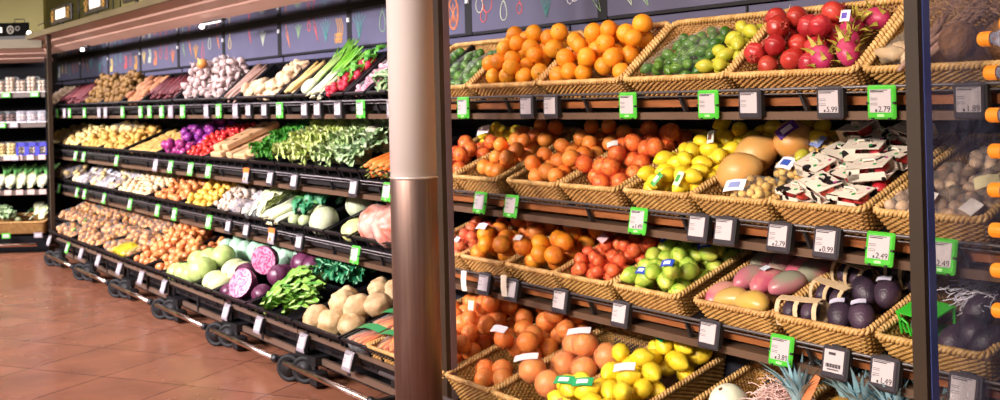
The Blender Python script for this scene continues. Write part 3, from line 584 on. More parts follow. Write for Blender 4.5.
    # halved red cabbage: the cut face looks along +Z
    cutm = ringmat('red_cabbage_cut', '#d08aa0', '#9a3a66', sc=9, dist=16.0, thr=(.2, .8))
    hb = MB(); pr = []
    for k in range(9): a = PI / 2 * k / 8; pr.append((.088 * math.sin(a), -.105 * math.cos(a)))
    hb.lathe(pr + [(.086, .004)], 26)
    fc = MB().lathe([(0, .006), (.03, .0065), (.06, .006), (.085, .004)], 26)
    kind('red_cabbage_half', 'red_cabbage_half', .085, [[hb.mesh('head', rc), ('cut_face', fc.mesh('cut_face', cutm))]])
    # leafy heads: leaves along +Y fanning from the stub at the origin
    def leafy(nm, oname, a, b_, n, L, w, ruffle, lift=.05, spread=1.0, rib=None, seed=0, variants=2, r=.05, bsc=18):
        m_ = mat(nm + '_leaf', a, b_, sc=bsc, rough=.42, rnd=.1, bump=.4, bsc=70, contrast=(.42, .58)); ribm = mat(nm + '_rib', *(rib or (b_, b_)), sc=20, rough=.4); out = []
        for s in range(variants):
            rg = random.Random(seed + s * 31); b = MB(); rb = MB()
            for k in range(n):
                ang = (rg.random() - .5) * spread; tilt = rg.random() * lift * 10; ln = L * rg.uniform(.7, 1.05); ww = w * rg.uniform(.75, 1.1); ph = rg.random() * 6; off = Vector(((rg.random() - .5) * w * .8, (rg.random() - .4) * L * .25, (rg.random()) * lift * .6))
                def fn(u, v, ln=ln, ww=ww, ph=ph, tilt=tilt, ang=ang, off=off):
                    q = v; x = (u - .5) * 2 * ww * (math.sin(PI * min(1, .12 + q * .8)) ** .8); y = ln * q; z = tilt * .12 * q + lift * math.sin(q * 2.6) - .35 * abs(x) * 0
                    z += ruffle * (abs(u - .5) * 2) ** 1.5 * math.sin(q * 17 + ph + (3 if u > .5 else 0)) + .5 * ww * (abs(u - .5) * 2) ** 2 * .4; y += ruffle * .6 * math.cos(q * 13 + ph) * abs(u - .5) * 2
                    ca, sa = math.cos(ang), math.sin(ang); return (x * ca - y * sa + off.x, x * sa + y * ca + off.y, z + off.z)
                b.sheet(fn, 6, 8)
                rb.tube([Vector(fn(.5, q / 5)) + Vector((0, 0, .002)) for q in range(6)], [.012 * w / .06 * (1 - .8 * q / 5) + .001 for q in range(6)], 5)
            out.append([b.mesh('leaves', m_), ('leaf_rib', rb.mesh('leaf_rib', ribm))])
        kind(nm, oname, r, out)
    leafy('romaine', 'romaine_lettuce', '#47842a', '#86b044', 12, .26, .055, .014, .05, 1.1, ('#a9bf74', '#9ab464'))
    leafy('frisee', 'frisee_lettuce', '#c8d07c', '#a3b858', 46, .12, .024, .020, .05, 6.3, ('#e8e8b8', '#dde0a0'))
    leafy('green_frisee', 'curly_lettuce', '#8cae64', '#b4c88c', 46, .12, .026, .020, .05, 6.3, ('#dfe6b8', '#dfe6b8'))
    leafy('parsley', 'parsley', '#2a7a1a', '#4c9828', 60, .10, .015, .016, .05, 6.3, ('#5ca03a', '#5ca03a'))
    leafy('kale', 'spinach', '#0f5634', '#2a8050', 24, .14, .045, .016, .05, 6.3, ('#7cb888', '#7cb888'))
    leafy('savoy', 'savoy_cabbage', '#6f9460', '#a9bf94', 22, .14, .050, .012, .06, 6.3, ('#b8cc98', '#b8cc98'))
    leafy('chinese_cabbage', 'chinese_cabbage', '#cdd88c', '#e6e8c4', 12, .24, .052, .010, .05, .5, ('#f0f0e0', '#f0f0e0'))
    leafy('dark_leaf', 'leaf_greens', '#1f6a44', '#3a8a5a', 14, .22, .05, .012, .05, 1.5, ('#8cc0a0', '#8cc0a0'))
    # cauliflower: curd and leaves
    cm = mat('curd', '#d9d0be', '#ddd2b8', sc=40, rough=.6, bump=1.0, bsc=90)
    lf = KIND['savoy']['v'][0][0]
    b = MB(); 
    for k in range(7):
        a0 = k * .9
        b.sheet(lambda u, v, a0=a0: ((.05 + .035 * v) * math.cos(a0 + (u - .5) * (1.0 - .5 * v)), (.05 + .035 * v) * math.sin(a0 + (u - .5) * (1.0 - .5 * v)), -.05 + .085 * v), 4, 4)
    kind('cauliflower', 'cauliflower', .07, [[sph(.07, 2, .10, 1, .8, 0, sc=60, nu=26, nv=16).mesh('curd', cm), ('leaves', b.mesh('leaves', mat('cauliflower_leaf', '#8fb070', '#b8cc98', sc=10, rough=.45)))]])
    # leek, spring onion, fennel: along +Y from the root end
    wh = mat('leek_white', '#e9ead0', '#d6e0b0', sc=10, rough=.4); lg = mat('leek_green', '#4f9a4c', '#7cb868', sc=8, rough=.42, rnd=.1, stretch=(1, 4, 1)); so = mat('spring_green', '#5aa024', '#86c23c', sc=8, rough=.38, rnd=.1)
    def leek(s, L=.46, r=.017, gm=lg):
        fan = MB()
        for k in range(5):
            dx = (k - 2) * .016; fan.sheet(lambda u, v, dx=dx, k=k: ((u - .5) * 2 * r * (1.0 - .55 * v) + dx * v * (1 + v), L * .48 + L * .56 * v, .006 * k * v + .01 * math.sin(v * 2 + k) + r * (1 - (2 * u - 1) ** 2) * .7), 4, 5)
            fan.sheet(lambda u, v, dx=dx, k=k: ((.5 - u) * 2 * r * (1.0 - .55 * v) + dx * v * (1 + v), L * .48 + L * .56 * v, .006 * k * v + .01 * math.sin(v * 2 + k) - r * (1 - (2 * u - 1) ** 2) * .7), 4, 5)
        return [MB().tube([(0, 0, 0), (0, .02, 0), (.002 * s, L * .3, 0), (0, L * .52, .002)], [r * .7, r * 1.08, r, r * 1.1], 12).mesh('shaft', wh), ('leaf_fan', fan.mesh('leaf_fan', gm)), ('root_tuft', MB().tube([(0, .002, 0), (0, -.014, .002)], [r * .6, r * .2], 6).mesh('root_tuft', mat('root_tuft', '#c9b890', rough=.9)))]
    kind('leek', 'leek', .017, [leek(0), leek(1)])
    kind('spring_onion', 'spring_onion', .010, [leek(0, .40, .008, so)])
    b = MB(); b.blob(lambda th, t: (math.cos(th) * math.sin(PI * t) ** .8 * .045, .05 - .05 * math.cos(PI * t), math.sin(th) * math.sin(PI * t) ** .8 * .034), 14, 9)
    st = MB(); fr = MB(); rg = random.Random(3)
    for k in range(5):
        dx = (k - 2) * .012; st.tube([(dx, .07, 0), (dx * 1.3, .16, .008), (dx * 2, .30, .012)], [.013, .010, .007], 8)
        for q in range(10):
            y = .26 + .012 * q; a = rg.uniform(-.6, .6); fr.tube([(dx * 2, y, .012), (dx * 2 + .05 * math.sin(a), y + .05, .012 + .03 * rg.random())], [.004, .0015], 5)
    kind('fennel', 'fennel', .05, [[b.mesh('bulb', mat('fennel_white', '#e6e6c8', '#d3dca8', sc=8, rough=.4)), ('stalks', st.mesh('stalks', mat('fennel_stalk', '#b9cc88', '#96b85c', sc=8, rough=.4))), ('fronds', fr.mesh('fronds', so))]])
    # radish bunch: red balls with a leafy top, along +Y
    b = MB(); rg = random.Random(8); rdm = mat('radish_skin', '#b3182e', '#d23a4c', sc=9, rough=.25); lv = MB(); sp = MB()
    for k in range(11):
        x, y, z = rg.uniform(-.035, .035), rg.uniform(.0, .07), rg.uniform(0, .03)
        b.blob(lambda th, t, x=x, y=y, z=z: (x + .019 * math.cos(th) * math.sin(PI * t), y + .019 * math.sin(th) * math.sin(PI * t), z - .019 * math.cos(PI * t)), 10, 7); sp.tube([(x, y + .012, z), (x * .3, .10, .03)], .002, 4)
    for k in range(8):
        a = rg.uniform(-.5, .5); L = rg.uniform(.05, .085)
        lv.sheet(lambda u, v, a=a, L=L: (math.sin(a) * L * v + (u - .5) * .04 * math.sin(PI * min(1, .1 + v * .85)), .085 + math.cos(a) * L * v, .03 + .02 * math.sin(v * 3) + .008 * math.sin(v * 12 + u * 6)), 4, 6)
    kind('radish_bunch', 'radish_bunch', .05, [[b.mesh('radishes', rdm), ('stalks', sp.mesh('stalks', so)), ('leaves', lv.mesh('leaves', leaf_g))]])
    eg = mat('eggplant_skin', '#2a1c3c', '#4a3a68', sc=8, rough=.22, rnd=.15)
    def eggp(d, z): return z * 1.6, 1 - .35 * max(0, d.z)
    kind('eggplant', 'eggplant', .045, [[sph(.045, 1, .03, 1, 1.5, 0, nu=16, nv=12, pinch=eggp).mesh('skin', eg), ('calyx', MB().lathe([(.030, .085), (.026, .098), (.008, .108), (.006, .13), (0, .13)], 9).mesh('calyx', leaf_g))]])
    # pineapple: body along +Z, blue-green crown
    pb = mat('pineapple_skin', '#b07a2c', '#8a6a30', sc=60, rough=.6, bump=1.0, bsc=60); pc = mat('pineapple_crown', '#8fb8c6', '#a8ccd6', sc=10, rough=.5, rnd=.08, stretch=(2, 2, .5)); pc2 = mat('pineapple_crown_green', '#9aa860', '#7c9458', sc=10, rough=.5, stretch=(2, 2, .5))
    def pine(s, cm_):
        def fn(th, t):
            a = PI * (t - .5); c = abs(math.cos(a)) ** .6; k = .055 * (1 + .05 * math.cos(8 * th + 20 * t) * math.cos(8 * th - 20 * t)); return (math.cos(th) * c * k, math.sin(th) * c * k, math.sin(a) * .085)
        b = MB(); rg = random.Random(s)
        for k in range(44):
            q = k / 44; th = k * 2.4; L = .17 - .09 * q * 0 - .06 * abs(q - .5); op = .95 * (1 - q) + .05; cx, sx = math.cos(th), math.sin(th); L *= rg.uniform(.8, 1.1)
            def lf_(u, v, th=th, L=L, op=op, cx=cx, sx=sx):
                rad = .012 + L * math.sin(op * (.35 + .75 * v)) * v; z = .078 + L * v * math.cos(op * .9 * (.4 + .6 * v)); w = .013 * (1 - v) ** .7 * (1 if v > .05 else .8); e = (u - .5) * 2; 
                return (cx * (rad - .004 * e * e * 0) - sx * w * e, sx * rad + cx * w * e, z + .007 * abs(e) * (1 - v))
            b.sheet(lf_, 2, 6)
        return [MB().blob(fn, 24, 16).mesh('body', pb), ('crown', b.mesh('crown', cm_))]
    kind('pineapple', 'pineapple', .06, [pine(1, pc), pine(2, pc), pine(3, pc2)])
kinds()

# ------------------------------------------------------------------ wicker baskets and plastic crates
def basket_meshes(W, L, h):
    wk = mat('wicker', '#bd9050', '#9a6c34', sc=26, rough=.55, rnd=.10, contrast=(.3, .7)); wr = mat('wicker_rim', '#d8ae70', '#b08448', sc=30, rough=.5, rnd=.08); wf = mat('wicker_floor', '#8a5c28', '#6a4420', sc=30, rough=.7)
    tp = .028
    def path(d, z, n=None):
        """Rounded rectangle inset by d, at height z; returns points with arc length."""
        c = .03; pts = []
        for (cx, cy, a0) in ((W - d - c, d + c, -90), (W - d - c, L - d - c, 0), (d + c, L - d - c, 90), (d + c, d + c, 180)):
            for k in range(4): a = R(a0 + 30 * k); pts.append(Vector((cx + c * math.cos(a), cy + c * math.sin(a), z)))
        out = []; m = len(pts); tot = sum((pts[(i + 1) % m] - pts[i]).length for i in range(m)); n = n or int(tot / .0125); step = tot / n; i = 0; acc = 0
        for k in range(n):
            t = k * step
            while acc + (pts[(i + 1) % m] - pts[i]).length < t - 1e-9: acc += (pts[(i + 1) % m] - pts[i]).length; i += 1
            a, b = pts[i % m], pts[(i + 1) % m]; l = (b - a).length; q = (t - acc) / l; p = a.lerp(b, q); d_ = (b - a).normalized(); out.append((p, Vector((d_.y, -d_.x, 0))))
        return out
    nseg = int((2 * (W + L)) / .034) * 4 
    b = MB(); rows = int(h / .0088)
    for j in range(rows):
        z = -.012 - (h - .02) * j / max(1, rows - 1); d = tp * j / rows + .004
        b.tube([p + nn * (.0046 * math.cos(k * PI / 2 + (j % 2) * PI)) for k, (p, nn) in enumerate(path(d, z, nseg))], .0046, 5, True)
    top, bot = path(.004, 0, nseg), path(tp + .004, -h, nseg)
    for k in range(0, nseg, 2): b.tube([top[k][0], bot[k][0]], .0042, 4)
    rim = MB(); P = path(.004, .002, nseg * 3 // 12 * 12)
    for s in range(2):
        rim.tube([p + nn * (.007 * math.cos(k * PI / 6 + s * PI)) + Vector((0, 0, .007 * math.sin(k * PI / 6 + s * PI))) for k, (p, nn) in enumerate(P)], .0068, 6, True)
    fl = MB().box(tp, W - tp, tp, L - tp, -h - .006, -h + .004)
    return b.mesh('woven_wall', wk), rim.mesh('rim', wr), fl.mesh('lining', wf)
def basket(row, x0, x1, label, v0=0.0, L=None, h=None):
    L = L or {1: .39, 2: .60, 3: .60, 4: .70}[row]; h = h or {1: .115, 2: .112, 3: .112, 4: .135}[row]; W = round(x1 - x0, 3)
    ms = once(('basket', W, L, h), lambda: basket_meshes(W, L, h))
    o = thing('wicker_basket', label, 'basket', MROW[row] @ T(x0, v0, 0), 'wicker baskets of the fruit rack')
    for n, m in zip(('woven_wall', 'rim', 'lining'), ms): ob(n, m, o)
    return o
def crate_meshes(W, L, h):
    pl = mat('crate_plastic', '#0b090b', '#100e12', sc=12, rough=.55, spec=.25); pr = mat('crate_rim', '#110f15', rough=.42, spec=.35)
    t = .008; b = MB().box(0, W, 0, L, -h, -h + .006).box(0, t, 0, L, -h, 0).box(W - t, W, 0, L, -h, 0).box(0, W, L - t, L, -h, 0)
    b.box(0, W, 0, t, -h, -h * .62).box(0, W, 0, t, -h * .25, 0)
    n = max(2, int(W / .13))
    for k in range(n + 1): x = (W - .014) * k / n; b.box(x, x + .014, -.002, t, -h, 0)
    m = int(L / .06)
    for k in range(m + 1): y = (L - .01) * k / m; b.box(W, W + .004, y, y + .01, -h, 0)
    r = MB().box(-.004, W + .004, -.012, .004, -.008, .004).box(-.004, W + .004, L - .004, L + .006, -.008, .004).box(-.006, .010, 0, L, -.006, .005).box(W - .010, W + .006, 0, L, -.006, .005)
    return b.mesh('crate', pl, False), r.mesh('rim', pr, False)
def crate(row, x0, x1, label, v0=0.0, L=None, h=.10):
    L = L or {1: .39, 2: .58, 3: .58, 4: .68}[row]; W = round(x1 - x0 - .014, 3)
    m, r = once(('crate', W, L, h), lambda: crate_meshes(W, L, h))
    o = tag(ob('crate', m, None, MROW[row] @ T(x0 + .007, v0, 0)), label, 'crate', 'black plastic crates of the vegetable rack')
    ob('rim', r, o); return o

# ------------------------------------------------------------------ filling: things rest on the floor of the tilted tray and on each other
def pack(rng, W, L, r, n, cap, base, K=46, jit=.0):
    out = []; cell = {}; cs = 2.2 * r
    for _ in range(n):
        best = None
        for _k in range(K):
            u = rng.uniform(r, max(r, W - r)); v = rng.uniform(r, max(r, L - r)); w = base + r; ci, cj = int(u / cs), int(v / cs)
            for a in (-1, 0, 1):
                for c in (-1, 0, 1):
                    for (pu, pv, pw) in cell.get((ci + a, cj + c), ()):
                        d2 = (pu - u) ** 2 + (pv - v) ** 2
                        if d2 < (1.96 * r) ** 2: w = max(w, pw + math.sqrt((1.96 * r) ** 2 - d2))
            lim = cap(u / W, v / L) if callable(cap) else cap
            if w + r > lim + .0: continue
            s = w + jit * rng.random()
            if best is None or s < best[0]: best = (s, u, v, w)
        if best is None: continue
        _, u, v, w = best; out.append((u, v, w)); cell.setdefault((int(u / cs), int(v / cs)), []).append((u, v, w))
    return out
def anyrot(rng): return RZ(rng.uniform(0, 6.28)) @ RX(rng.uniform(0, 3.14)) @ RY(rng.uniform(0, 6.28))
def side(rng): return RZ(rng.uniform(-.9, .9)) @ RX(-PI / 2 + rng.uniform(-.25, .25)) @ RZ(rng.uniform(0, 6.28))
def flat(rng): return RZ(rng.uniform(0, 6.28)) @ RX(PI / 2 + rng.uniform(-.3, .3)) @ RZ(rng.uniform(0, 6.28))
def upr(rng): return RZ(rng.uniform(0, 6.28)) @ RX(rng.uniform(-.5, .5))
def fill(row, x0, x1, v0, v1, kd, label, cat, group, n=60, cap=.05, base=-.05, seed=1, rot=anyrot, sc=(.92, 1.06), parts=True, r=None):
    rng = random.Random(seed * 7919 + 13); k = KIND[kd]; r = r or k['r']; M = MROW[row]; res = []
    for (u, v, w) in pack(rng, x1 - x0, v1 - v0, r, n, cap, base):
        res.append(spawn(kd, M @ T(x0 + u, v0 + v, w) @ rot(rng) @ S(rng.uniform(*sc)), label, cat, group, rng=rng, parts=parts))
    return res
def rods(row, x0, x1, v0, kd, label, cat, group, n, base, seed=1, layers=2, jang=.10, L=0.0, sc=(.9, 1.1), parts=True, dv=.03, thick=None):
    """Long things laid side by side up the slope, in layers."""
    rng = random.Random(seed * 101 + 5); M = MROW[row]; r = thick or KIND[kd]['r']
    per = max(1, math.ceil(n / layers))
    for k in range(n):
        la, i = divmod(k, per); x = x0 + r + (x1 - x0 - 2 * r) * ((i + .5 + .25 * (la % 2) * (1 if per > 1 else 0)) / per if per > 1 else .5)
        spawn(kd, M @ T(x, v0 + rng.uniform(-dv, dv), base + r + la * r * 1.7) @ RZ(rng.uniform(-jang, jang)) @ RX(rng.uniform(-.03, .05)) @ T(0, L, 0) @ S(rng.uniform(*sc)), label, cat, group, rng=rng, parts=parts)
def card(parent, M, w, h, colour='#e9e4ee', name='paper_tag', bend=.006, mark=None):
    m_ = mat('paper_' + colour, colour, rough=.5)
    b = MB().sheet(lambda u, v: ((u - .5) * w, (v - .5) * h, bend * math.sin(u * 3) + .0008), 5, 2).sheet(lambda u, v: ((.5 - u) * w, (v - .5) * h, bend * math.sin((1 - u) * 3) - .0008), 5, 2)
    o = ob(name, b.mesh(name, m_), parent, M)
    if mark: ob('print', MB().sheet(lambda u, v: ((u - .5) * w * .55, (v - .5) * h * .5, bend * math.sin((u * .55 + .225) * 3) + .0016), 4, 1).mesh('print', mat('print_' + mark, mark, rough=.5)), o)
    return o
def hull(pts):
    bm = bmesh.new(); 
    for p in pts: bm.verts.new(p)
    r = bmesh.ops.convex_hull(bm, input=bm.verts); kill = [g for g in r['geom_interior'] + r['geom_unused'] if isinstance(g, bmesh.types.BMVert)]
    bmesh.ops.delete(bm, geom=list(set(kill)), context='VERTS'); return bm
NETBAG_N = {}
def bag(row, x0, x1, v0, v1, kd, n, label, cat, group=None, net=None, clear=None, seed=1, cap=.09, base=-.05, rot=anyrot, tagc=None, tagm=None, parts=False, name=None, sc=(.94, 1.04), tagwh=(.05, .032), tagpos=None):
    """A net or clear bag of produce: the bag is the thing, its contents, wrapping and paper tag are parts."""
    rng = random.Random(seed * 131 + 7); k = KIND[kd]; r = k['r']; M = MROW[row]
    ps = pack(rng, x1 - x0, v1 - v0, r, n, cap, base, 40)
    ctr = M @ Vector(((x0 + x1) / 2, (v0 + v1) / 2, base)); root = thing(name or ('net_bag' if net else 'clear_bag'), label, cat, T(*ctr), group); I = T(*(-ctr))
    nb = MB(); hp = []
    for (u, v, w) in ps:
        loc = I @ M @ T(x0 + u, v0 + v, w)
        spawn(kd, loc @ rot(rng) @ S(rng.uniform(*sc)), '', '', parent=root, rng=rng, parts=False)
        c = loc.to_translation()
        if net: nb.blob(lambda th, t: (c.x + r * 1.09 * math.cos(th) * math.sin(PI * t), c.y + r * 1.09 * math.sin(th) * math.sin(PI * t), c.z - r * 1.09 * math.cos(PI * t)), 12, 8)
        else:
            for q in range(14):
                d = Vector((rng.gauss(0, 1), rng.gauss(0, 1), rng.gauss(0, 1))).normalized(); hp.append(c + d * r * 1.15)
    if net: ob('net', nb.mesh('net', net), root)
    elif hp:
        bm = hull(hp); me = bpy.data.meshes.new('film'); bm.to_mesh(me); bm.free(); me.materials.append(clear); me.shade_smooth(); ob('film', me, root)
    if tagc and ps:
        tp = max(ps, key=lambda p: p[2] - .35 * p[1]) if tagpos is None else min(ps, key=lambda p: abs(p[0] - tagpos[0] * (x1 - x0)) + abs(p[1] - tagpos[1] * (v1 - v0)) - p[2])
        card(root, I @ M @ T(x0 + tp[0], v0 + tp[1] - r * .25, tp[2] + r * 1.10) @ RZ(rng.uniform(-.7, .7)) @ RX(R(22)), *tagwh, tagc, mark=tagm)
    return root

# ------------------------------------------------------------------ price tags
TAGS = []
def price_tag(row, x, colour, price=None, what='', big=True, right=False):
    Y, zt, a = {1: (2.958, 1.614, 0), 2: (2.958, 1.150, 11), 3: (2.958, .756, 11), 4: (2.612, .290, 17)}[row]; x = x * (.986 if row < 4 else .993)
    TAGS.append([row, x, colour, price, what, big, (Y, zt, a)])
def make_tags():
    fm = {'green': mat('tag_green', '#52c23a', '#48b432', sc=8, rough=.3), 'grey': mat('tag_grey', '#383238', rough=.35), 'white': mat('tag_white_frame', '#8e858c', rough=.4), 'orange': mat('tag_orange', '#e8702c', rough=.4)}
    scr = mat('tag_screen', '#c2b7b9', rough=.35); ink = mat('tag_ink', '#3a3236', rough=.6); foot = mat('tag_foot', '#a8e898', rough=.4); notch = mat('tag_notch', '#1a1a1c', rough=.5)
    w, h = .106, .108
    def frame():
        b = MB(); b.bev(-w / 2, w / 2, 0, .014, -h, 0, .006); return b
    fms = {c: frame().mesh('price_tag', m) for c, m in fm.items()}
    for me in fms.values(): me.shade_flat()
    sm = MB().box(-w * .37, w * .37, -.0015, .002, -h * .80, -h * .12).mesh('screen', scr, False)
    b = MB().box(-w * .34, w * .12, -.0028, -.0012, -h * .205, -h * .175).box(-w * .34, w * .26, -.0028, -.0012, -h * .155, -h * .135)
    for z in (.37, .42, .52, .57): b.box(-w * .34, -w * .10, -.0026, -.0012, -h * (z + .012), -h * z)
    lines = b.mesh('print', ink, False)
    b = MB().box(-w * .2, w * .06, -.0028, -.0012, -h * .28, -h * .2)
    for k in range(16): b.box(-w * .28 + k * w * .036, -w * .28 + k * w * .036 + w * (.012 + .010 * (k * 7 % 3)), -.0028, -.0012, -h * .66, -h * .54)
    bars = b.box(-w * .22, w * .22, -.0028, -.0012, -h * .73, -h * .70).mesh('print', ink, False)
    notm = MB().box(-w * .5 - .001, -w * .42, -.002, .006, -h * .56, -h * .49).box(w * .42, w * .5 + .001, -.002, .006, -h * .56, -h * .49).box(-w * .33, -w * .26, -.002, .006, -h * 1.01, -h * .95).box(w * .26, w * .33, -.002, .006, -h * 1.01, -h * .95).mesh('notch', notch, False)
    footm = MB().box(-w * .12, w * .12, -.001, .002, -h * .93, -h * .85).mesh('foot_print', foot, False)
    clipm = MB().box(-w * .2, w * .2, .010, .03, -.01, .004).box(w * .5, w * .56, .0, .02, -h * .9, -h * .05).mesh('clip', notch, False)
    words = {1: 'top rail', 2: 'second rail', 3: 'third rail', 4: 'bottom cart rail'}
    from collections import Counter
    cnt = Counter((t[0], t[2], t[4]) for t in TAGS); seen = Counter()
    nth = ['first', 'second', 'third', 'fourth', 'fifth', 'sixth']
    for row, x, colour, price, what, big, (Y, zt, a) in TAGS:
        key = (row, colour, what); seen[key] += 1
        lab = '%s price tag on the %s below %s' % ({'green': 'green-framed', 'grey': 'dark grey', 'white': 'pale grey', 'orange': 'orange-topped'}[colour], words[row], what)
        if cnt[key] > 1: lab = nth[seen[key] - 1] + ' ' + lab + ', counted from left'
        o = tag(ob('price_tag', fms[colour if colour != 'orange' else 'white'], None, T(x, Y, zt) @ RX(-R(a))), lab, 'price tag', 'price tags')
        ob('screen', sm, o)
        if colour == 'orange': ob('header', MB().box(-w * .5, w * .5, -.003, .0, -h * .3, 0).box(-w * .2, w * .15, -.003, .0, -h * .8, -h * .6).mesh('header', fm['orange'], False), o)
        else: ob('print', bars if price == 'bars' else lines, o)
        if price and price != 'bars':
            def fc():
                c = bpy.data.curves.new('price', 'FONT'); c.body = price; c.size = .026; c.extrude = .0004; c.align_x = 'RIGHT'; c.materials.append(ink)
                t = bpy.data.objects.new('price_text', c); COL.objects.link(t); me = bpy.data.meshes.new_from_object(t.evaluated_get(bpy.context.evaluated_depsgraph_get())); bpy.data.objects.remove(t); bpy.data.curves.remove(c); me.name = 'price'; return me
            ob('price', once(('price', price), fc), o, T(w * .35, -.002, -h * .78) @ RX(PI / 2))
            ob('currency_mark', once('dash', lambda: MB().box(0, .006, -.0028, -.0012, 0, .008).mesh('currency_mark', ink, False)), o, T(-w * .17, 0, -h * .78))
        if colour == 'green': ob('notch', notm, o); ob('foot_print', footm, o)
        elif big: ob('clip', clipm, o)

# ------------------------------------------------------------------ fruit rack, right of the pillar
def shred(M, sx, sy, sz, label, colour, seed=1, n=160, group=None):
    rg = random.Random(seed); b = MB()
    for _ in range(n):
        p = Vector((rg.uniform(-sx, sx), rg.uniform(-sy, sy), rg.uniform(0, sz))); a = rg.uniform(0, 6.28); pts = []
        for k in range(5): pts.append(p.copy()); a += rg.uniform(-.9, .9); p = p + Vector((math.cos(a), math.sin(a), rg.uniform(-.5, .5))) * .018
        b.tube(pts, .0017, 3)
    return tag(ob('paper_shred', b.mesh('paper_shred', mat('shred_' + colour, colour, rough=.8), False), None, M), label, 'packing shred', group, 'stuff')
def fruit_rack():
    net_red = netmat('red_net', '#e0503a', 75, .17); net_or = netmat('orange_net', '#f07a44', 75, .15); net_green = netmat('green_net', '#8cc83c', 85, .18); net_yel = netmat('yellow_net', '#e8cc30', 85, .17); net_pink = netmat('pink_net', '#e06a58', 80, .2)
    clear = film('clear_film', '#d4d8d8', .42, .12, .04)
    rowname = {1: 'top shelf', 2: 'second shelf', 3: 'third shelf', 4: 'bottom shelf'}
    RX0 = {1: [-5.21, -4.62, -4.035, -3.445, -2.865, -2.268], 2: [-5.19, -4.785, -4.305, -3.895, -3.465, -3.07, -2.67, -2.245], 3: [-5.12, -4.73, -4.335, -3.955, -3.545, -3.07, -2.67, -2.25], 4: [-5.10, -4.715, -4.335, -3.955, -3.575, -3.05, -2.665, -2.28]}
    WW = {1: .575, 2: .39, 3: .39, 4: .375}
    what = {1: ['bagged limes at the left end', 'loose oranges nearest the limes', 'loose oranges beside the bagged limes', 'bagged limes beside the pomegranates', 'pomegranates and dragon fruit', 'coconuts behind the glass'],
            2: ['oranges half hidden by the post', 'few loose oranges, second from the post', 'loose oranges, third from the post', 'oranges in red nets beside the lemons', 'yellow lemons', 'pomelos', 'spotted cartons of apples', 'bagged figs behind the glass'],
            3: ['netted oranges hidden by the post', 'netted oranges with a white tag beside the post', 'big loose oranges', 'red netted clementines', 'green netted lemons', 'mangoes', 'avocados in card sleeves', 'loose avocados behind the glass'],
            4: ['netted oranges hidden by the pillar', 'tall pile of netted oranges by the post', 'netted oranges with a white tag', 'netted grapefruit', 'yellow netted lemons', 'melon and pink paper shred', 'pineapples', 'pineapples beside the right post']}
    for row in RX0:
        for x, wt in zip(RX0[row], what[row]): basket(row, x, x + WW[row], 'wicker basket on the %s holding %s' % (rowname[row], wt))
    up = lambda lo, hi, p=1.5: (lambda u, v: lo + (hi - lo) * min(1, v * p))
    # top shelf
    X = RX0[1]
    for k in range(3): bag(1, X[0] + .03 + .175 * k, X[0] + .205 + .175 * k, .03, .34, 'lime', 18, 'clear bag of green limes in the top left basket, ' + ['hidden end', 'middle one', 'nearest the oranges'][k], 'bag of limes', 'bags of limes, left basket', clear=film('lime_film', '#ffffff', .30, .06, .0), seed=40 + k, cap=.035, base=-.05, rot=flat)
    fill(1, X[1] + .03, X[1] + .55, .03, .36, 'orange', 'loose orange in the top shelf basket between the limes and the other oranges', 'orange', 'loose oranges, left top basket', 75, up(.07, .125), -.055, 1)
    fill(1, X[2] + .03, X[2] + .55, .03, .36, 'orange', 'loose orange in the top shelf basket left of the bagged limes', 'orange', 'loose oranges, right top basket', 75, up(.07, .135), -.055, 2)
    for k, (a, b_, c, d) in enumerate(((.05, .22, .05, .30), (.18, .37, .10, .36), (.24, .42, .03, .22))):
        bag(1, X[3] + a, X[3] + b_, c, d, 'lime', 15, 'clear plastic bag of green limes, ' + ['leftmost', 'middle', 'rightmost'][k] + ' of the three beside the loose yellow limes', 'bag of limes', 'bags of limes, right basket', clear=film('lime_film', '#ffffff', .30, .06, .0), seed=50 + k, cap=.05 + .02 * k, base=-.05, rot=flat)
    fill(1, X[3] + .40, X[3] + .55, .03, .34, 'pale_lime', 'loose yellow-green lime along the right side of the lime basket', 'lime', 'loose yellow limes', 26, .05, -.05, 3, flat)
    fill(1, X[4] + .03, X[4] + .38, .03, .35, 'pomegranate', 'red pomegranate heaped in the top shelf basket beside the dragon fruit', 'pomegranate', 'pomegranates', 40, up(.06, .095), -.06, 4)
    fill(1, X[4] + .33, X[4] + .55, .03, .35, 'dragon_fruit', 'pink dragon fruit with yellow-green scales beside the pomegranates', 'dragon fruit', 'dragon fruit', 12, up(.05, .085), -.05, 5, lambda g: RZ(g.uniform(-1.6, 1.6)) @ RX(-1.1 + g.uniform(-.5, .5)) @ S(.95))
    card(thing('fruit_sticker', 'white round sticker with a purple mark on a dragon fruit', 'sticker', MROW[1] @ T(X[4] + .46, .20, .085)), RX(R(35)), .04, .04, '#ece8f2', 'sticker', mark='#5a4ab0')
    shred(MROW[1] @ T(X[4] + .10, .30, -.04), .06, .05, .05, 'pale paper shred behind the pomegranates', '#d9b8a0', 3, 60)
    bag(1, X[5] + .03, X[5] + .15, .04, .26, 'ginger_knob', 9, 'clear bag of beige roots in the coconut basket left of the right post', 'bag of roots', clear=clear, seed=71, cap=.03, base=-.05, rot=flat)
    fill(1, X[5] + .22, X[5] + .55, .03, .24, 'coconut', 'brown coconut in the top shelf basket behind the glass', 'coconut', 'coconuts', 7, .10, -.055, 6)
    rods(1, X[5] + .14, X[5] + .28, .16, 'salsify', 'thin brown root lying left of the coconuts behind the glass', 'root', 'brown roots by the coconuts', 5, .0, 7, 1, .3)
    shred(MROW[1] @ T(X[5] + .36, .27, .01), .20, .06, .07, 'brown straw wrapping behind the coconuts', '#9a7458', 5, 260)
    # second shelf
    X = RX0[2]
    cap2 = up(.08, .10, 2.5)
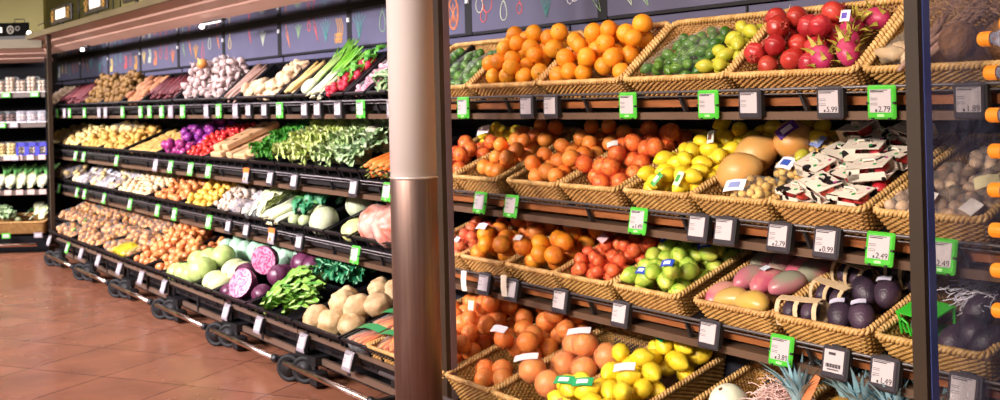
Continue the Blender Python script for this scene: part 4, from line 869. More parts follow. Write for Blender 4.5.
    for j, (a, b_) in enumerate(((.03, .20), (.20, .40), (.40, .57))):
        if j < 2: bag(2, X[0] + .03, X[0] + .36, a, b_, 'deep_orange', 14, 'red net bag of oranges beside the dark post, ' + ['at the front rim', 'behind the front one'][j], 'bag of oranges', 'red nets by the post', net_red, seed=80 + j, cap=.10, base=-.05)
    fill(2, X[0] + .05, X[0] + .36, .40, .58, 'lemon', 'yellow lemon at the dark back of the leftmost second-shelf basket', 'lemon', 'lemons at the back by the post', 14, .09, -.05, 11, flat)
    t = thing('paper_sign', 'white paper tag stuck upright among the oranges beside the dark post', 'paper tag', MROW[2] @ T(X[0] + .26, .36, .10)); card(t, RX(R(40)) @ RZ(.2), .10, .05, '#efe8ea', 'card')
    fill(2, X[1] + .03, X[1] + .36, .06, .57, 'deep_orange', 'loose orange in the second-shelf basket above the two green tags, left one', 'orange', 'loose oranges, second basket', 44, cap2, -.05, 12)
    fill(2, X[2] + .03, X[2] + .36, .03, .57, 'deep_orange', 'loose orange in the middle second-shelf basket, left of the red nets', 'orange', 'loose oranges, third basket', 62, cap2, -.05, 13)
    for j, (a, b_) in enumerate(((.03, .22), (.22, .40), (.40, .57))):
        bag(2, X[3] + .03, X[3] + .37, a, b_, 'deep_orange', 15, 'red net bag of oranges left of the lemons, ' + ['nearest the front rim', 'in the middle with a white tag', 'at the dark back'][j], 'bag of oranges', 'red nets beside the lemons', net_red, seed=85 + j, cap=.10, base=-.05, tagc='#f0e8e4' if j == 1 else None)
    fill(2, X[4] + .03, X[4] + .37, .03, .40, 'lemon', 'yellow lemon in the second-shelf basket beside the pomelos', 'lemon', 'lemons, second shelf', 64, up(.055, .10, 2), -.05, 14, flat)
    fill(2, X[4] + .06, X[4] + .72, .41, .58, 'lemon', 'yellow lemon in the dark back behind the lemons and pomelos', 'lemon', 'lemons in the dark back', 36, .14, -.05, 15, flat)
    for k, (u, v, c, mk) in enumerate(((.20, .035, '#3f9a3c', '#e9f0e0'), (.31, .05, '#d8e8c0', '#3f9a3c'), (.25, .33, '#f0ecd8', '#6a4a3a'))):
        t = thing('paper_tag', ['green and white paper tag on the front lemons', 'pale tag with a green mark on the front lemons, right one', 'cream tag with a brown mark at the back of the lemons'][k], 'paper tag', MROW[2] @ T(X[4] + u, v, .05 + .05 * (k == 2))); card(t, RX(R(38)) @ RZ(-.5 + .4 * k), .035, .06, c, 'card', mark=mk)
    for k, (u, v, w, a, lab) in enumerate(((.13, .17, .035, -1.15, 'big golden pomelo at the front left of its basket'), (.20, .42, .06, .5, 'orange pomelo with a purple label at the back of its basket'), (.07, .34, .03, -.9, 'golden pomelo half hidden behind the front one'))):
        o = spawn('pomelo', MROW[2] @ T(X[5] + u, v, w) @ RZ(a) @ RX(-1.35), lab, 'pomelo', rng=random.Random(k))
        if k == 1: card(o, RX(PI / 2 + .5) @ T(0, .0, .078) @ RZ(.5), .085, .045, '#5a2c8c', 'label', .004, mark='#e8e0f0')
    for k, (u, v, lab, tc, mk) in enumerate(((.26, .10, 'clear bag of small beige fruit with a white label, front of pomelo basket', '#f2f0f4', '#8a94c8'), (.30, .30, 'clear bag of small beige fruit with a white and blue label, in the pomelo basket', '#f4f4f8', '#3c5ab8'), (.33, .46, 'clear bag of small beige fruit with a blue label, back of pomelo basket', '#8c9cd8', '#f0f0f8'))):
        bag(2, X[5] + u - .09, X[5] + u + .09, v - .075, v + .075, 'seed_fruit', 40, lab, 'bag of fruit', 'bags of small beige fruit', clear=clear, seed=90 + k, cap=.045 + .02 * k, base=-.04, tagc=tc, tagm=mk, tagwh=(.085, .055))
    spawn('pale_lime', MROW[2] @ T(X[5] + .36, .27, .06) @ RX(PI / 2), 'green lime between the bags beside the spotted cartons', 'lime', rng=random.Random(2))
    cow = spotmat('cow_paper', '#e9dccb', '#171214', 24, .37); gd = mat('green_dot', '#2f9a4c', rough=.6); pdm = mat('pink_dot', '#c04a8c', rough=.6); inn = mat('carton_inner', '#c9a884', rough=.7)
    def carton_mesh():
        b = MB(); w, l, h = .14, .095, .05
        b.box(-w / 2, w / 2, -l / 2, l / 2, h - .003, h); b.box(-w / 2, w / 2, -l / 2, l / 2, 0, .003)
        b.box(-w / 2, -w / 2 + .003, -l / 2, l / 2, 0, h); b.add([(-w / 2, -l / 2, h), (-w * .1, -l / 2, h), (-w * .2, -l / 2, .012), (-w / 2, -l / 2, 0), (-w / 2, -l / 2 + .003, h), (-w * .1, -l / 2 + .003, h), (-w * .2, -l / 2 + .003, .012), (-w / 2, -l / 2 + .003, 0)], [(0, 3, 2, 1), (4, 5, 6, 7), (1, 2, 6, 5), (0, 1, 5, 4)])
        b.box(-w / 2, w / 2, -l / 2, -l / 2 + .003, 0, .030); b.box(-w / 2, w / 2, l / 2 - .003, l / 2, 0, h)
        b.tube([(-.025, 0, h), (-.02, 0, h + .010), (.02, 0, h + .010), (.025, 0, h)], .004, 5)
        return b
    cm = once('carton', lambda: carton_mesh().mesh('apple_carton', cow, False)); dm = once('cdots', lambda: MB().lathe([(0, .052), (.007, .052), (.007, .0495), (0, .0495)], 9, T(.03, -.02, 0)).lathe([(0, .052), (.006, .052), (.006, .0495), (0, .0495)], 9, T(-.04, .025, 0)).mesh('green_dots', gd, False)); pk = once('pdot', lambda: MB().lathe([(0, .052), (.006, .052), (.006, .0495), (0, .0495)], 9, T(.05, .03, 0)).mesh('pink_dot', pdm, False))
    rg = random.Random(4); nth = ['front left', 'front middle', 'front right', 'second row left', 'second row middle', 'second row right', 'third row left', 'third row middle', 'third row right', 'back left', 'back middle', 'back right']
    for k in range(12):
        i, j = k % 3, k // 3
        o = tag(ob('apple_carton', cm, None, MROW[2] @ T(X[6] + .07 + i * .115, .075 + j * .135, -.015 + .022 * i * .0 + (.03 if (i + j) % 2 else 0) + .02 * j * .5) @ RZ(rg.uniform(-.5, .3)) @ RX(rg.uniform(-.1, .12)) @ RY(rg.uniform(-.15, .1))), 'cream carton with black cow spots and red apples inside, %s of its basket' % nth[k], 'carton', 'spotted apple cartons')
        ob('green_dots', dm, o); ob('pink_dot', pk, o)
        for dx in (-.038, .038): spawn('apple', T(dx, 0, .030) @ S(.8), '', '', parent=o, rng=rg, parts=False)
    fill(2, X[6] + .24, X[6] + .36, .02, .30, 'apple', 'loose red apple at the right edge of the spotted cartons', 'apple', 'loose red apples', 8, .03, -.055, 19)
    for k, (u, v, lab) in enumerate(((.08, .10, 'front left, beside the dark post'), (.20, .10, 'at the front, middle one'), (.31, .11, 'at the front right'), (.12, .27, 'behind the front left one'), (.26, .28, 'in the middle, under a cream card'), (.16, .44, 'at the back left'), (.30, .45, 'at the back right'))):
        bag(2, X[7] + u - .07, X[7] + u + .07, v - .085, v + .085, 'brown_fig', 16, 'shiny clear pack of brown figs behind the glass, ' + lab, 'pack of figs', 'packs of figs', clear=film('fig_film', '#d8cfc8', .55, .12, .10), seed=110 + k, cap=.03 + .02 * (k % 2) + .01 * (k > 3), base=-.045, tagc='#ead9a8' if k == 4 else ('#e8dcd8' if k in (1, 2) else None), name='fig_pack', tagwh=(.075, .05))
    # third shelf
    X = RX0[3]
    for j, (a, b_) in enumerate(((.03, .22), (.22, .42))):
        bag(3, X[0] + .03, X[0] + .36, a, b_, 'clementine', 18, 'pink net of oranges by the dark post, ' + ['front one with a white tag', 'rear one'][j], 'bag of oranges', 'pink nets by the post', net_pink, seed=120 + j, cap=.06, base=-.05, tagc='#f0e8ec' if j == 0 else None)
    for j, (a, b_, c, d) in enumerate(((.03, .19, .03, .30), (.19, .37, .03, .22), (.03, .20, .30, .55), (.20, .37, .22, .52))):
        bag(3, X[1] + a, X[1] + b_, c, d, 'orange' if j < 2 else 'deep_orange', 11, 'orange net of oranges in the third-shelf basket by the post, ' + ['front left, white tag', 'front right', 'back left, white label', 'back right'][j], 'bag of oranges', 'orange nets by the post, third shelf', net_or, seed=124 + j, cap=.115, base=-.05, tagc='#e6e0f0' if j in (0, 2) else None, sc=(1.0, 1.1), tagwh=(.075, .04))
    for j, (a, b_, c, d) in enumerate(((.03, .36, .03, .26), (.03, .36, .26, .52))):
        bag(3, X[2] + a, X[2] + b_, c, d, 'orange', 14, 'orange net bag of big oranges with a white tag, third shelf, ' + ['front one', 'rear one'][j], 'bag of oranges', 'orange nets, third shelf', net_or, seed=130 + j, cap=.12, base=-.05, tagc='#f0ecf0', sc=(1.02, 1.12))
    for j, (a, b_, c, d) in enumerate(((.03, .37, .03, .22), (.03, .37, .21, .38), (.03, .37, .38, .56))):
        bag(3, X[3] + a, X[3] + b_, c, d, 'clementine', 26, 'red net bag of small clementines beside the green lemons, ' + ['front one', 'middle one with a pink tag', 'rear one'][j], 'bag of clementines', 'red nets of clementines', net_red, seed=135 + j, cap=.07 + .015 * j, base=-.05, tagc='#eabac0' if j == 1 else None, tagwh=(.09, .04))
    for j, (a, b_, c, d) in enumerate(((.02, .20, .03, .25), (.18, .37, .03, .25), (.02, .20, .25, .50), (.18, .37, .25, .52))):
        bag(3, X[4] + a, X[4] + b_, c, d, 'green_lemon', 13, 'green net bag of yellow-green lemons with a blue label, ' + ['front left', 'front right', 'back left', 'back right'][j] + ' of its basket', 'bag of lemons', 'green nets of lemons', net_green, seed=140 + j, cap=.085 + .03 * (j > 0), base=-.05, rot=flat, tagc='#2c4ab8', tagm='#e4e8f4', tagwh=(.055, .035))
    rg = random.Random(9)
    mang = [('pink_mango', .07, .09, .1, 'pink mango at the front left corner'), ('yellow_mango', .14, .075, 1.2, 'yellow mango at the front, left of the bigger one'), ('yellow_mango', .24, .075, 1.5, 'large yellow-brown mango lying along the front rim'), ('mango', .12, .21, .3, 'pink and green mango behind the front left one'), ('pink_mango', .21, .20, .2, 'pink mango in the second row, middle'), ('mango', .30, .21, .5, 'grey-green mango in the second row, right'), ('mango', .09, .34, .3, 'mango in the third row, left'), ('mango', .18, .34, .1, 'mango with a pale sticker in the third row, middle'), ('pink_mango', .28, .33, .4, 'purple-pink mango with a white sticker, third row right'), ('mango', .14, .48, 1.3, 'mango lying across the back left'), ('pink_mango', .28, .48, 1.4, 'mango lying across the back right'), ('mango', .34, .32, .3, 'mango against the right side of the basket')]
    for k, (kd, u, v, a, lab) in enumerate(mang):
        o = spawn(kd, MROW[3] @ T(X[5] + u, v, -.005 + (.02 if k > 2 else 0)) @ RZ(-a) @ RX(-PI / 2) @ S(1.12), lab, 'mango', 'mangoes', rng=rg)
        if k in (4, 7, 8): card(o, RX(PI / 2) @ T(0, .01, .047), .03, .03, '#dfe4f0', 'sticker', .002)
    sl = mat('sleeve_card', '#d9bd98', '#cdae86', sc=14, rough=.6)
    def sleeve_mesh():
        b = MB(); b.box(-.085, .085, -.048, .048, -.036, -.032)
        for xc, hw in ((-.076, .009), (0, .009), (.076, .009)):
            b.sheet(lambda u, v: (xc + (u - .5) * 2 * hw, -.05 * math.cos(PI * v), -.034 + .085 * math.sin(PI * v) ** .7), 1, 10); b.sheet(lambda u, v: (xc - (u - .5) * 2 * hw, -.0485 * math.cos(PI * v), -.034 + .0835 * math.sin(PI * v) ** .7), 1, 10)
        b.box(-.085, .085, -.016, .016, .047, .050); b.box(-.085, .085, -.050, -.047, -.036, -.016); b.box(-.085, .085, .047, .050, -.036, -.016)
        return b.mesh('card_sleeve', sl, False)
    for k, (u, v, w, a, lab) in enumerate(((.06, .07, .0, .1, 'front left, half hidden by the rim'), (.13, .17, .02, -.25, 'second from the front, left'), (.12, .31, .03, -.3, 'third from the front'), (.26, .36, .05, -.3, 'with a pale label, right of the third'), (.20, .49, .05, -.2, 'at the back'))):
        o = tag(ob('card_sleeve', once('sleeve', sleeve_mesh), None, MROW[3] @ T(X[6] + u + .02, v, w) @ RZ(a)), 'cream card sleeve around two avocados, ' + lab, 'card sleeve', 'avocado sleeves')
        for dx in (-.038, .038): spawn('avocado', T(dx, 0, .006) @ RZ(.2) @ RX(-PI / 2) @ S(.86), '', '', parent=o, rng=rg, parts=False)
        if k == 3: card(o, T(.0, 0, .052), .06, .04, '#dfe0ec', 'label', .001)
    for k, (u, v, w, lab) in enumerate(((.22, .10, .0, 'dark avocado with a white sticker at the front rim, left one'), (.31, .10, .01, 'big dark avocado with a white sticker at the front right'), (.25, .21, .04, 'dark avocado behind the front two'), (.33, .23, .035, 'dark avocado with a sticker against the right rim'), (.34, .36, .03, 'dark avocado in the middle of the right side'), (.35, .49, .03, 'dark avocado at the back right'))):
        o = spawn('avocado', MROW[3] @ T(X[6] + u, v, w) @ RZ(rg.uniform(-1, 1)) @ RX(-1.2) @ S(1.12), lab, 'avocado', 'loose avocados beside the sleeves', rng=rg)
        if k in (0, 1, 3): card(o, RX(PI / 2 - .3) @ T(0, .0, .044), .045, .022, '#dcd6ea', 'sticker', .004)
    gp = mat('green_plastic', '#46c83a', '#3cb832', sc=6, rough=.35)
    b = MB(); w, l, h = .17, .13, .09
    b.box(-w / 2, w / 2, -l / 2, l / 2, h - .006, h)
    for sx in (-1, 1):
        for sy in (-1, 1): b.tube([(sx * w / 2 * .95, sy * l / 2 * .95, h), (sx * w / 2 * .8, sy * l / 2 * .8, 0)], .006, 6)
    for q in range(3):
        x = -w / 2 + w * (q + .5) / 3; b.tube([(x - .022, -l / 2, 0), (x - .018, -l / 2, .05), (x, -l / 2 - .002, .066), (x + .018, -l / 2, .05), (x + .022, -l / 2, 0)], .005, 6)
    b.box(-w / 2 * .82, w / 2 * .82, -l / 2 * .82, l / 2 * .82, 0, .005)
    tag(ob('produce_holder', b.mesh('produce_holder', gp, False), None, MROW[3] @ T(X[7] + .105, .15, -.035) @ RZ(-.15) @ S(.86)), 'bright green plastic holder beside the right post, in the loose avocado basket', 'plastic holder')
    spawn('avocado', MROW[3] @ T(X[7] + .105, .14, -.0) @ RX(-PI / 2), 'dark avocado inside the green plastic holder', 'avocado', rng=rg)
    for k, (u, v, w, lab) in enumerate(((.25, .08, -.01, 'avocado with a grey-violet skin just right of the post'), (.27, .22, .03, 'upper left avocado of the loose ones behind the glass'), (.35, .24, .035, 'pear-shaped avocado standing at the right rim'), (.30, .11, .01, 'avocado in the middle of the loose ones'), (.36, .09, .0, 'large brownish avocado at the front right corner'), (.36, .42, .02, 'dark avocado with a pale sticker at the back'))):
        spawn('avocado', MROW[3] @ T(X[7] + u - .01, v, w) @ RZ(rg.uniform(-1.2, 1.2)) @ RX(-1.0) @ S(1.15), lab, 'avocado', 'loose avocados behind the glass', rng=rg)
    shred(MROW[3] @ T(X[7] + .24, .34, .0), .11, .12, .08, 'white paper shred behind the loose avocados', '#e0d8e4', 9, 320)
    # bottom shelf
    X = RX0[4]
    for j, (a, b_) in enumerate(((.05, .35), (.35, .66))): bag(4, X[0] + .03, X[0] + .35, a, b_, 'big_orange', 22, 'orange net of oranges half hidden by the pillar, ' + ['front one', 'rear one'][j], 'bag of oranges', 'nets behind the pillar', net_or, seed=150 + j, cap=.10, base=-.06)
    for j, (a, b_, c, d) in enumerate(((.03, .35, .12, .38), (.03, .35, .36, .62))):
        bag(4, X[1] + a, X[1] + b_, c, d, 'big_orange', 26, 'orange net bag in the tall pile of oranges by the post, ' + ['front one', 'upper back one'][j], 'bag of oranges', 'tall pile of netted oranges', net_or, seed=155 + j, cap=.15 + .06 * j, base=-.06, sc=(.96, 1.05))
    for j, (a, b_, c, d) in enumerate(((.03, .34, .05, .24), (.03, .18, .25, .48), (.18, .35, .25, .48), (.03, .35, .47, .66))):
        bag(4, X[2] + a, X[2] + b_, c, d, 'big_orange', 14 if j != 3 else 22, 'orange net of oranges in the basket beside the grapefruit, ' + ['front one in the empty corner', 'middle left with a white tag', 'middle right', 'rear one'][j], 'bag of oranges', 'netted oranges, bottom shelf', net_or, seed=160 + j, cap=(.03, .12, .14, .17)[j], base=-.07 if j == 0 else -.05, tagc='#d9d2d8' if j in (1,) else None, sc=(.96, 1.05), tagwh=(.10, .04))
    for j, (a, b_, c, d) in enumerate(((.03, .34, .06, .26), (.03, .35, .27, .50))):
        bag(4, X[3] + a, X[3] + b_, c, d, 'grapefruit', 9, 'pink net bag of pale grapefruit with a white tag, ' + ['front one', 'rear one'][j], 'bag of grapefruit', 'nets of grapefruit', netmat('peach_net', '#e89a6a', 80, .25), seed=166 + j, cap=.11 + .03 * j, base=-.06, tagc='#d9d2d8', tagwh=(.11, .035))
    for j, (a, b_, c, d) in enumerate(((-.10, .12, .07, .26), (.12, .35, .05, .24), (.04, .35, .24, .44), (.06, .36, .44, .66))):
        bag(4, X[4] + a, X[4] + b_, c, d, 'big_lemon', 15, 'yellow net bag of lemons with a green label, ' + ['front left, spilling over the grapefruit', 'front right', 'middle one with a white paper', 'rear one at the top'][j], 'bag of lemons', 'yellow nets of lemons', net_yel, seed=170 + j, cap=(.11, .12, .15, .16)[j], base=-.045, rot=flat, tagc='#1f9a5a' if j != 2 else '#d8ccd4', tagm='#f0d8d8' if j != 2 else None, sc=(.97, 1.06), tagwh=(.09, .04))
    ml = mat('melon_skin', '#e6e6d2', '#d8dcc0', sc=20, rough=.4, bump=.3); kind('melon', 'melon', .075, [[sph(.075, 1, .03, 1, 1.05, .03, nu=24, nv=16).mesh('skin', ml), stemdot(.008, .077, MATS['stem_brown'])]])
    spawn('melon', MROW[4] @ T(-2.88, .36, .02) @ RX(.3), 'pale round melon in the bottom basket left of the pineapples', 'melon', rng=rg)
    shred(MROW[4] @ T(-2.735, .46, .0), .05, .06, .07, 'pinkish white paper shred beside the pale melon', '#e8c4bc', 12, 260)
    for k, (x, v, lab) in enumerate(((-2.56, .36, 'pineapple with grey-green leaves beside the pink shred'), (-2.44, .46, 'pineapple with tall blue-green leaves, second from the left'), (-2.33, .40, 'pineapple with blue-green leaves, third from the left'), (-2.20, .40, 'pineapple with blue-green leaves below the right grey tag'), (-2.22, .55, 'pineapple with yellow-green leaves beside the right post'), (-2.06, .44, 'pineapple right of the dark post'))):
        spawn('pineapple', MROW[4] @ T(x, v, .005) @ RX(-R(16)) @ RZ(k * 1.3) @ S(1.1), lab, 'pineapple', 'pineapples', rng=rg, var=[0, 1, 0, 1, 2, 0][k])
    cc = mat('orange_card', '#d07a4a', rough=.6); t = thing('card_tag', 'orange-brown card stuck between the pineapples', 'card', MROW[4] @ T(-2.50, .40, .15)); card(t, RZ(-.4) @ RX(R(50)), .05, .10, '#d07a4a', 'card')
    # price tags, left to right
    for x, c, p, w in ((-4.702, 'green', None, 'the left lime basket'), (-4.153, 'grey', None, 'the left orange basket'), (-3.968, 'grey', None, 'the right orange basket'), (-3.442, 'green', None, 'the gap between oranges and limes'), (-2.983, 'green', None, 'the loose yellow limes'), (-2.774, 'grey', None, 'the pomegranates'), (-2.418, 'grey', '5.99', 'the dragon fruit'), (-2.213, 'green', '2.79', 'the coconut basket'), (-1.905, 'grey', '1.89', 'the coconuts behind the glass')): price_tag(1, x, c, p, w)
    for x, c, p, w in ((-4.553, 'green', None, 'the second orange basket'), (-4.286, 'green', None, 'the third orange basket'), (-3.386, 'green', '1.49', 'the lemons'), (-3.044, 'grey', None, 'the pomelos, left one'), (-2.904, 'grey', None, 'the pomelos, right one'), (-2.645, 'grey', '2.79', 'the left side of the spotted cartons'), (-2.439, 'grey', '0.99', 'the right side of the spotted cartons'), (-2.227, 'green', '2.49', 'the figs, left of the dark post'), (-2.009, 'green', '2.49', 'the figs, behind the glass')): price_tag(2, x, c, p, w)
    for x, c, p, w in ((-4.535, 'grey', None, 'the netted oranges by the post'), (-4.30, 'grey', None, 'the big oranges'), (-3.922, 'grey', None, 'the clementines'), (-3.513, 'grey', None, 'the green lemons'), (-3.0, 'grey', None, 'the mangoes'), (-2.647, 'green', '3.89', 'the avocado sleeves'), (-2.416, 'grey', 'bars', 'the loose avocados'), (-2.224, 'grey', '1.49', 'the green plastic holder'), (-1.943, 'grey', None, 'the avocados behind the glass')): price_tag(3, x, c, p, w)
    for k, (x, z, lab) in enumerate(((-4.62, .70, 'white paper strip hanging from the third shelf by the post'), (-4.27, .72, 'white paper strip hanging below the big oranges'), (-4.56, .56, 'white paper tag hanging beside the dark post'))):
        t = thing('paper_strip', lab, 'paper strip', T(x, 2.935, z)); card(t, RX(PI / 2) @ RY(.25) @ RZ(PI / 2), .10, .035, '#eadccf', 'card')
    # glass end pane and the bottles beyond it
    g = tag(ob('glass_partition', MB().box(-1.842, -1.834, 2.70, 3.64, .1, 2.38).mesh('glass_partition', film('pane_glass', '#8a90b8', .30, .06, .07), False)), 'clear glass end pane behind the dark right post', 'glass pane'); g['kind'] = 'structure'
    cap_m = mat('cap_orange', '#ee8a1c', '#f09a34', sc=20, rough=.35); pet = film('bottle_plastic', '#c8d0e8', .55, .06, .12)
    bm_ = MB().lathe([(0, -.20), (.034, -.20), (.038, -.19), (.038, -.08), (.034, -.06), (.017, -.028), (.0145, -.02), (.0145, .0), (0, .0)], 18).mesh('bottle', pet)
    cb = MB().lathe([(.0185, -.016), (.019, -.012), (.019, .016), (.017, .019), (0, .019)], 18)
    for k in range(18): a = 2 * PI * k / 18; cb.box(-.0009, .0009, .0185, .0198, -.013, .014, RZ(a))
    cpm = cb.mesh('cap', cap_m, False); ringm = MB().lathe([(.0165, -.026), (.018, -.024), (.018, -.020), (.0165, -.018)], 16).mesh('neck_ring', pet)
    spots = [(-1.67, 2.72, 1.727), (-1.655, 2.72, 1.637), (-1.652, 2.72, 1.525), (-1.648, 2.72, 1.43), (-1.652, 2.72, 1.327), (-1.652, 2.72, 1.221), (-1.650, 2.72, 1.115), (-1.650, 2.72, 1.009), (-1.655, 2.80, 1.768), (-1.652, 2.80, 1.682), (-1.645, 2.80, 1.58), (-1.640, 2.80, 1.478), (-1.645, 2.80, 1.372), (-1.640, 2.80, 1.27)]
    wd_ = ['topmost', 'second from the top', 'third from the top', 'fourth from the top', 'fifth from the top', 'sixth from the top', 'seventh from the top', 'lowest']
    for k, (x, y, z) in enumerate(spots):
        o = tag(ob('bottle', bm_, None, T(x, y, z) @ RY(-PI / 2)), 'orange-capped bottle at the right edge, %s of the %s column' % (wd_[k] if k < 8 else wd_[k - 8], 'front' if k < 8 else 'rear'), 'bottle', 'bottles with orange caps'); ob('cap', cpm, o); ob('neck_ring', ringm, o)
    rk = thing('bottle_rack', 'grey wire rack carrying the orange-capped bottles at the right edge', 'rack', T(-1.45, 2.76, 0)); b = MB()
    rm = mat('rack_grey', '#5a5860', rough=.4, metal=.5)
    for (x, y, z) in spots:
        for dx in (.10, .17): b.tube([(x + dx + 1.45, y - .03 - 2.76, z - .034), (x + dx + 1.45, y - 2.76, z - .041), (x + dx + 1.45, y + .05 - 2.76, z - .036), (x + dx + 1.45, .12, z - .036)], .003, 5)
    ob('cradle', b.mesh('cradle', rm), rk); ob('stand', MB().box(-.12, .10, .10, .13, 0, 1.9).box(-.12, .10, -.10, .2, 0, .02).mesh('stand', rm, False), rk)
fruit_rack()

# ------------------------------------------------------------------ vegetable rack, left of the pillar
def vegetable_rack():
    clear = film('clear_film', '#d4d8d8', .42, .12, .04); onet = netmat('tan_net', '#e0a070', 70, .25); wht = film('milky_film', '#e4e0ea', .35, .25, .28)
    up = lambda lo, hi, p=1.5: (lambda u, v: lo + (hi - lo) * min(1, v * p))
    rg = random.Random(77)
    # ---- top tier: narrow crates
    c1 = [(-14.4, -13.45, 'pale ginger'), (-13.43, -12.28, 'dark red carrots'), (-12.26, -11.52, 'small brown potatoes, left'), (-11.50, -10.78, 'small brown potatoes, right'), (-10.76, -10.12, 'sweet potatoes'), (-10.10, -9.22, 'dark red roots beside the garlic'), (-9.18, -8.64, 'garlic, left'), (-8.62, -8.09, 'garlic, right'), (-8.07, -7.76, 'thin brown salsify'), (-7.74, -7.02, 'white ginger'), (-7.00, -6.74, 'yellow-brown horseradish'), (-6.72, -6.50, 'fennel'), (-6.48, -6.28, 'spring onions'), (-6.26, -5.99, 'radish bunches'), (-5.97, -5.72, 'pale pink radishes'), (-5.70, -5.46, 'beetroot'), (-5.44, -5.0, 'savoy leaves behind the pillar')]
    for a, b_, w in c1: crate(1, a, b_, 'black crate of %s on the top tier' % w)
    fill(1, -14.35, -13.5, .02, .36, 'ginger_knob', 'pale ginger root in the leftmost top-tier crate by the end post', 'ginger', 'ginger by the end post', 60, up(.03, .08), -.06, 21, flat)
    rods(1, -13.40, -12.31, .19, 'red_root', 'dark red carrot laid up the slope in the top-tier crate by the end post', 'carrot', 'dark red carrots by the end post', 64, -.05, 22, 3, .12)
    for k, (a, b_) in enumerate(((-12.22, -11.55), (-11.47, -10.81))): fill(1, a, b_, .02, .38, 'brown_potato', 'small golden-brown potato heaped on the top tier, %s crate' % ('left', 'right')[k], 'potato', 'small brown potatoes, %s crate' % ('left', 'right')[k], 110, up(.02, .13, 1.2), -.05, 23 + k)
    fill(1, -10.73, -10.15, .03, .36, 'sweet_potato', 'orange-brown sweet potato on the top tier beside the dark red roots', 'sweet potato', 'sweet potatoes', 44, up(.03, .07), -.06, 25, lambda g: RZ(g.uniform(-.3, .3)) @ RX(-PI / 2 + g.uniform(-.1, .1)))
    rods(1, -10.07, -9.26, .19, 'red_root', 'dark red root laid up the slope in the top-tier crate left of the garlic', 'carrot', 'dark red roots left of the garlic', 48, -.05, 26, 3, .12)
    for k, (a, b_) in enumerate(((-9.15, -8.66), (-8.60, -8.12))): fill(1, a, b_, .02, .38, 'garlic', 'white garlic bulb heaped on the top tier, %s crate' % ('left', 'right')[k], 'garlic', 'garlic bulbs, %s crate' % ('left', 'right')[k], 85, up(.03, .17, 1.25), -.05, 27 + k)
    spawn('tan_onion', MROW[1] @ T(-8.72, .25, .16) @ S(1.5), 'single tan onion lying on top of the heaped garlic', 'onion', rng=rg)
    rods(1, -8.05, -7.78, .19, 'salsify', 'thin brown salsify root right of the garlic', 'salsify', 'salsify roots', 22, -.04, 29, 3, .05)
    fill(1, -7.72, -7.05, .02, .16, 'ginger_knob', 'white ginger root at the front of the crate right of the salsify', 'ginger', 'white ginger, front heap', 34, .05, -.05, 30, flat, (1.0, 1.25))
    fill(1, -7.34, -7.04, .12, .37, 'ginger_knob', 'white ginger root on the upper right of its half-empty crate', 'ginger', 'white ginger, upper heap', 34, .05, -.05, 31, flat, (1.0, 1.25))
    rods(1, -6.98, -6.77, .20, 'horseradish', 'yellow-brown horseradish stick left of the fennel', 'horseradish', 'horseradish sticks', 7, -.05, 32, 2, .08)
    spawn('fennel', MROW[1] @ T(-6.61, .02, .0) @ S(1.25), 'fennel bulb with green stalks reaching up the slope', 'fennel', rng=rg)
    spawn('fennel', MROW[1] @ T(-6.64, .16, -.03) @ S(.9), 'smaller fennel bulb tucked behind the front fennel', 'fennel', rng=rg)
    rods(1, -6.47, -6.29, .0, 'spring_onion', 'green spring onion lying up the slope beside the fennel', 'spring onion', 'spring onions', 17, -.03, 33, 3, .06, sc=(.9, 1.0))
    for k, (u, v, a) in enumerate(((-6.17, .0, .1), (-6.09, .05, -.1), (-6.16, .10, .0), (-6.07, .15, -.1), (-6.12, .21, .05), (-6.06, .24, -.2))): spawn('radish_bunch', MROW[1] @ T(u, v, -.01) @ RZ(a) @ S(1.15), 'bunch of red radishes with leaves, %s in its crate' % ['front left', 'front right', 'second left', 'second right', 'upper left', 'uppermost'][k], 'radishes', 'radish bunches', rng=rg)
    for k in range(3): bag(1, -5.95 + .0, -5.74, .01 + .11 * k, .15 + .11 * k, 'pale_radish', 34, 'clear bag of pale pink radishes on the top tier, %s' % ['front one', 'middle one', 'rear one'][k], 'bag of radishes', 'bags of pink radishes', clear=clear, seed=200 + k, cap=.04, base=-.05)
    fill(1, -5.68, -5.49, .02, .36, 'beet', 'rough brown beetroot on the top tier beside the pillar', 'beetroot', 'beetroots', 14, .07, -.06, 34)
    spawn('savoy', MROW[1] @ T(-5.30, .03, .0), 'savoy leaf head beside the pillar on the top tier', 'cabbage', rng=rg)
    # ---- second tier
    c2 = [(-14.3, -13.4, 'pale potatoes, farthest'), (-13.38, -12.48, 'pale potatoes'), (-12.46, -11.6, 'yellow potatoes, left'), (-11.58, -10.74, 'yellow potatoes, right'), (-10.72, -9.68, 'fingerling potatoes'), (-9.66, -9.02, 'red onions'), (-9.0, -8.46, 'small red tomatoes'), (-8.44, -7.54, 'long paper packs'), (-7.52, -7.06, 'parsley'), (-7.04, -6.45, 'pale frisee'), (-6.43, -6.10, 'curly green lettuce'), (-6.08, -5.83, 'cauliflower and savoy'), (-5.81, -5.42, 'carrots'), (-5.40, -5.0, 'carrots behind the pillar')]
    for a, b_, w in c2: crate(2, a, b_, 'black crate of %s on the second tier' % w)
    for k, (a, b_, kd) in enumerate(((-14.26, -13.44, 'light_potato'), (-13.34, -12.52, 'light_potato'), (-12.42, -11.64, 'potato'), (-11.54, -10.78, 'potato'))):
        fill(2, a, b_, .02, .48, kd, ['pale yellow potato in the crate farthest left on the second tier', 'pale yellow potato in the second crate from the end post', 'golden potato in the third crate from the end post', 'golden potato in the crate left of the fingerlings'][k], 'potato', 'potatoes, second tier crate %s' % 'abcd'[k], 72, up(.03, .075, 2.5), -.05, 35 + k)
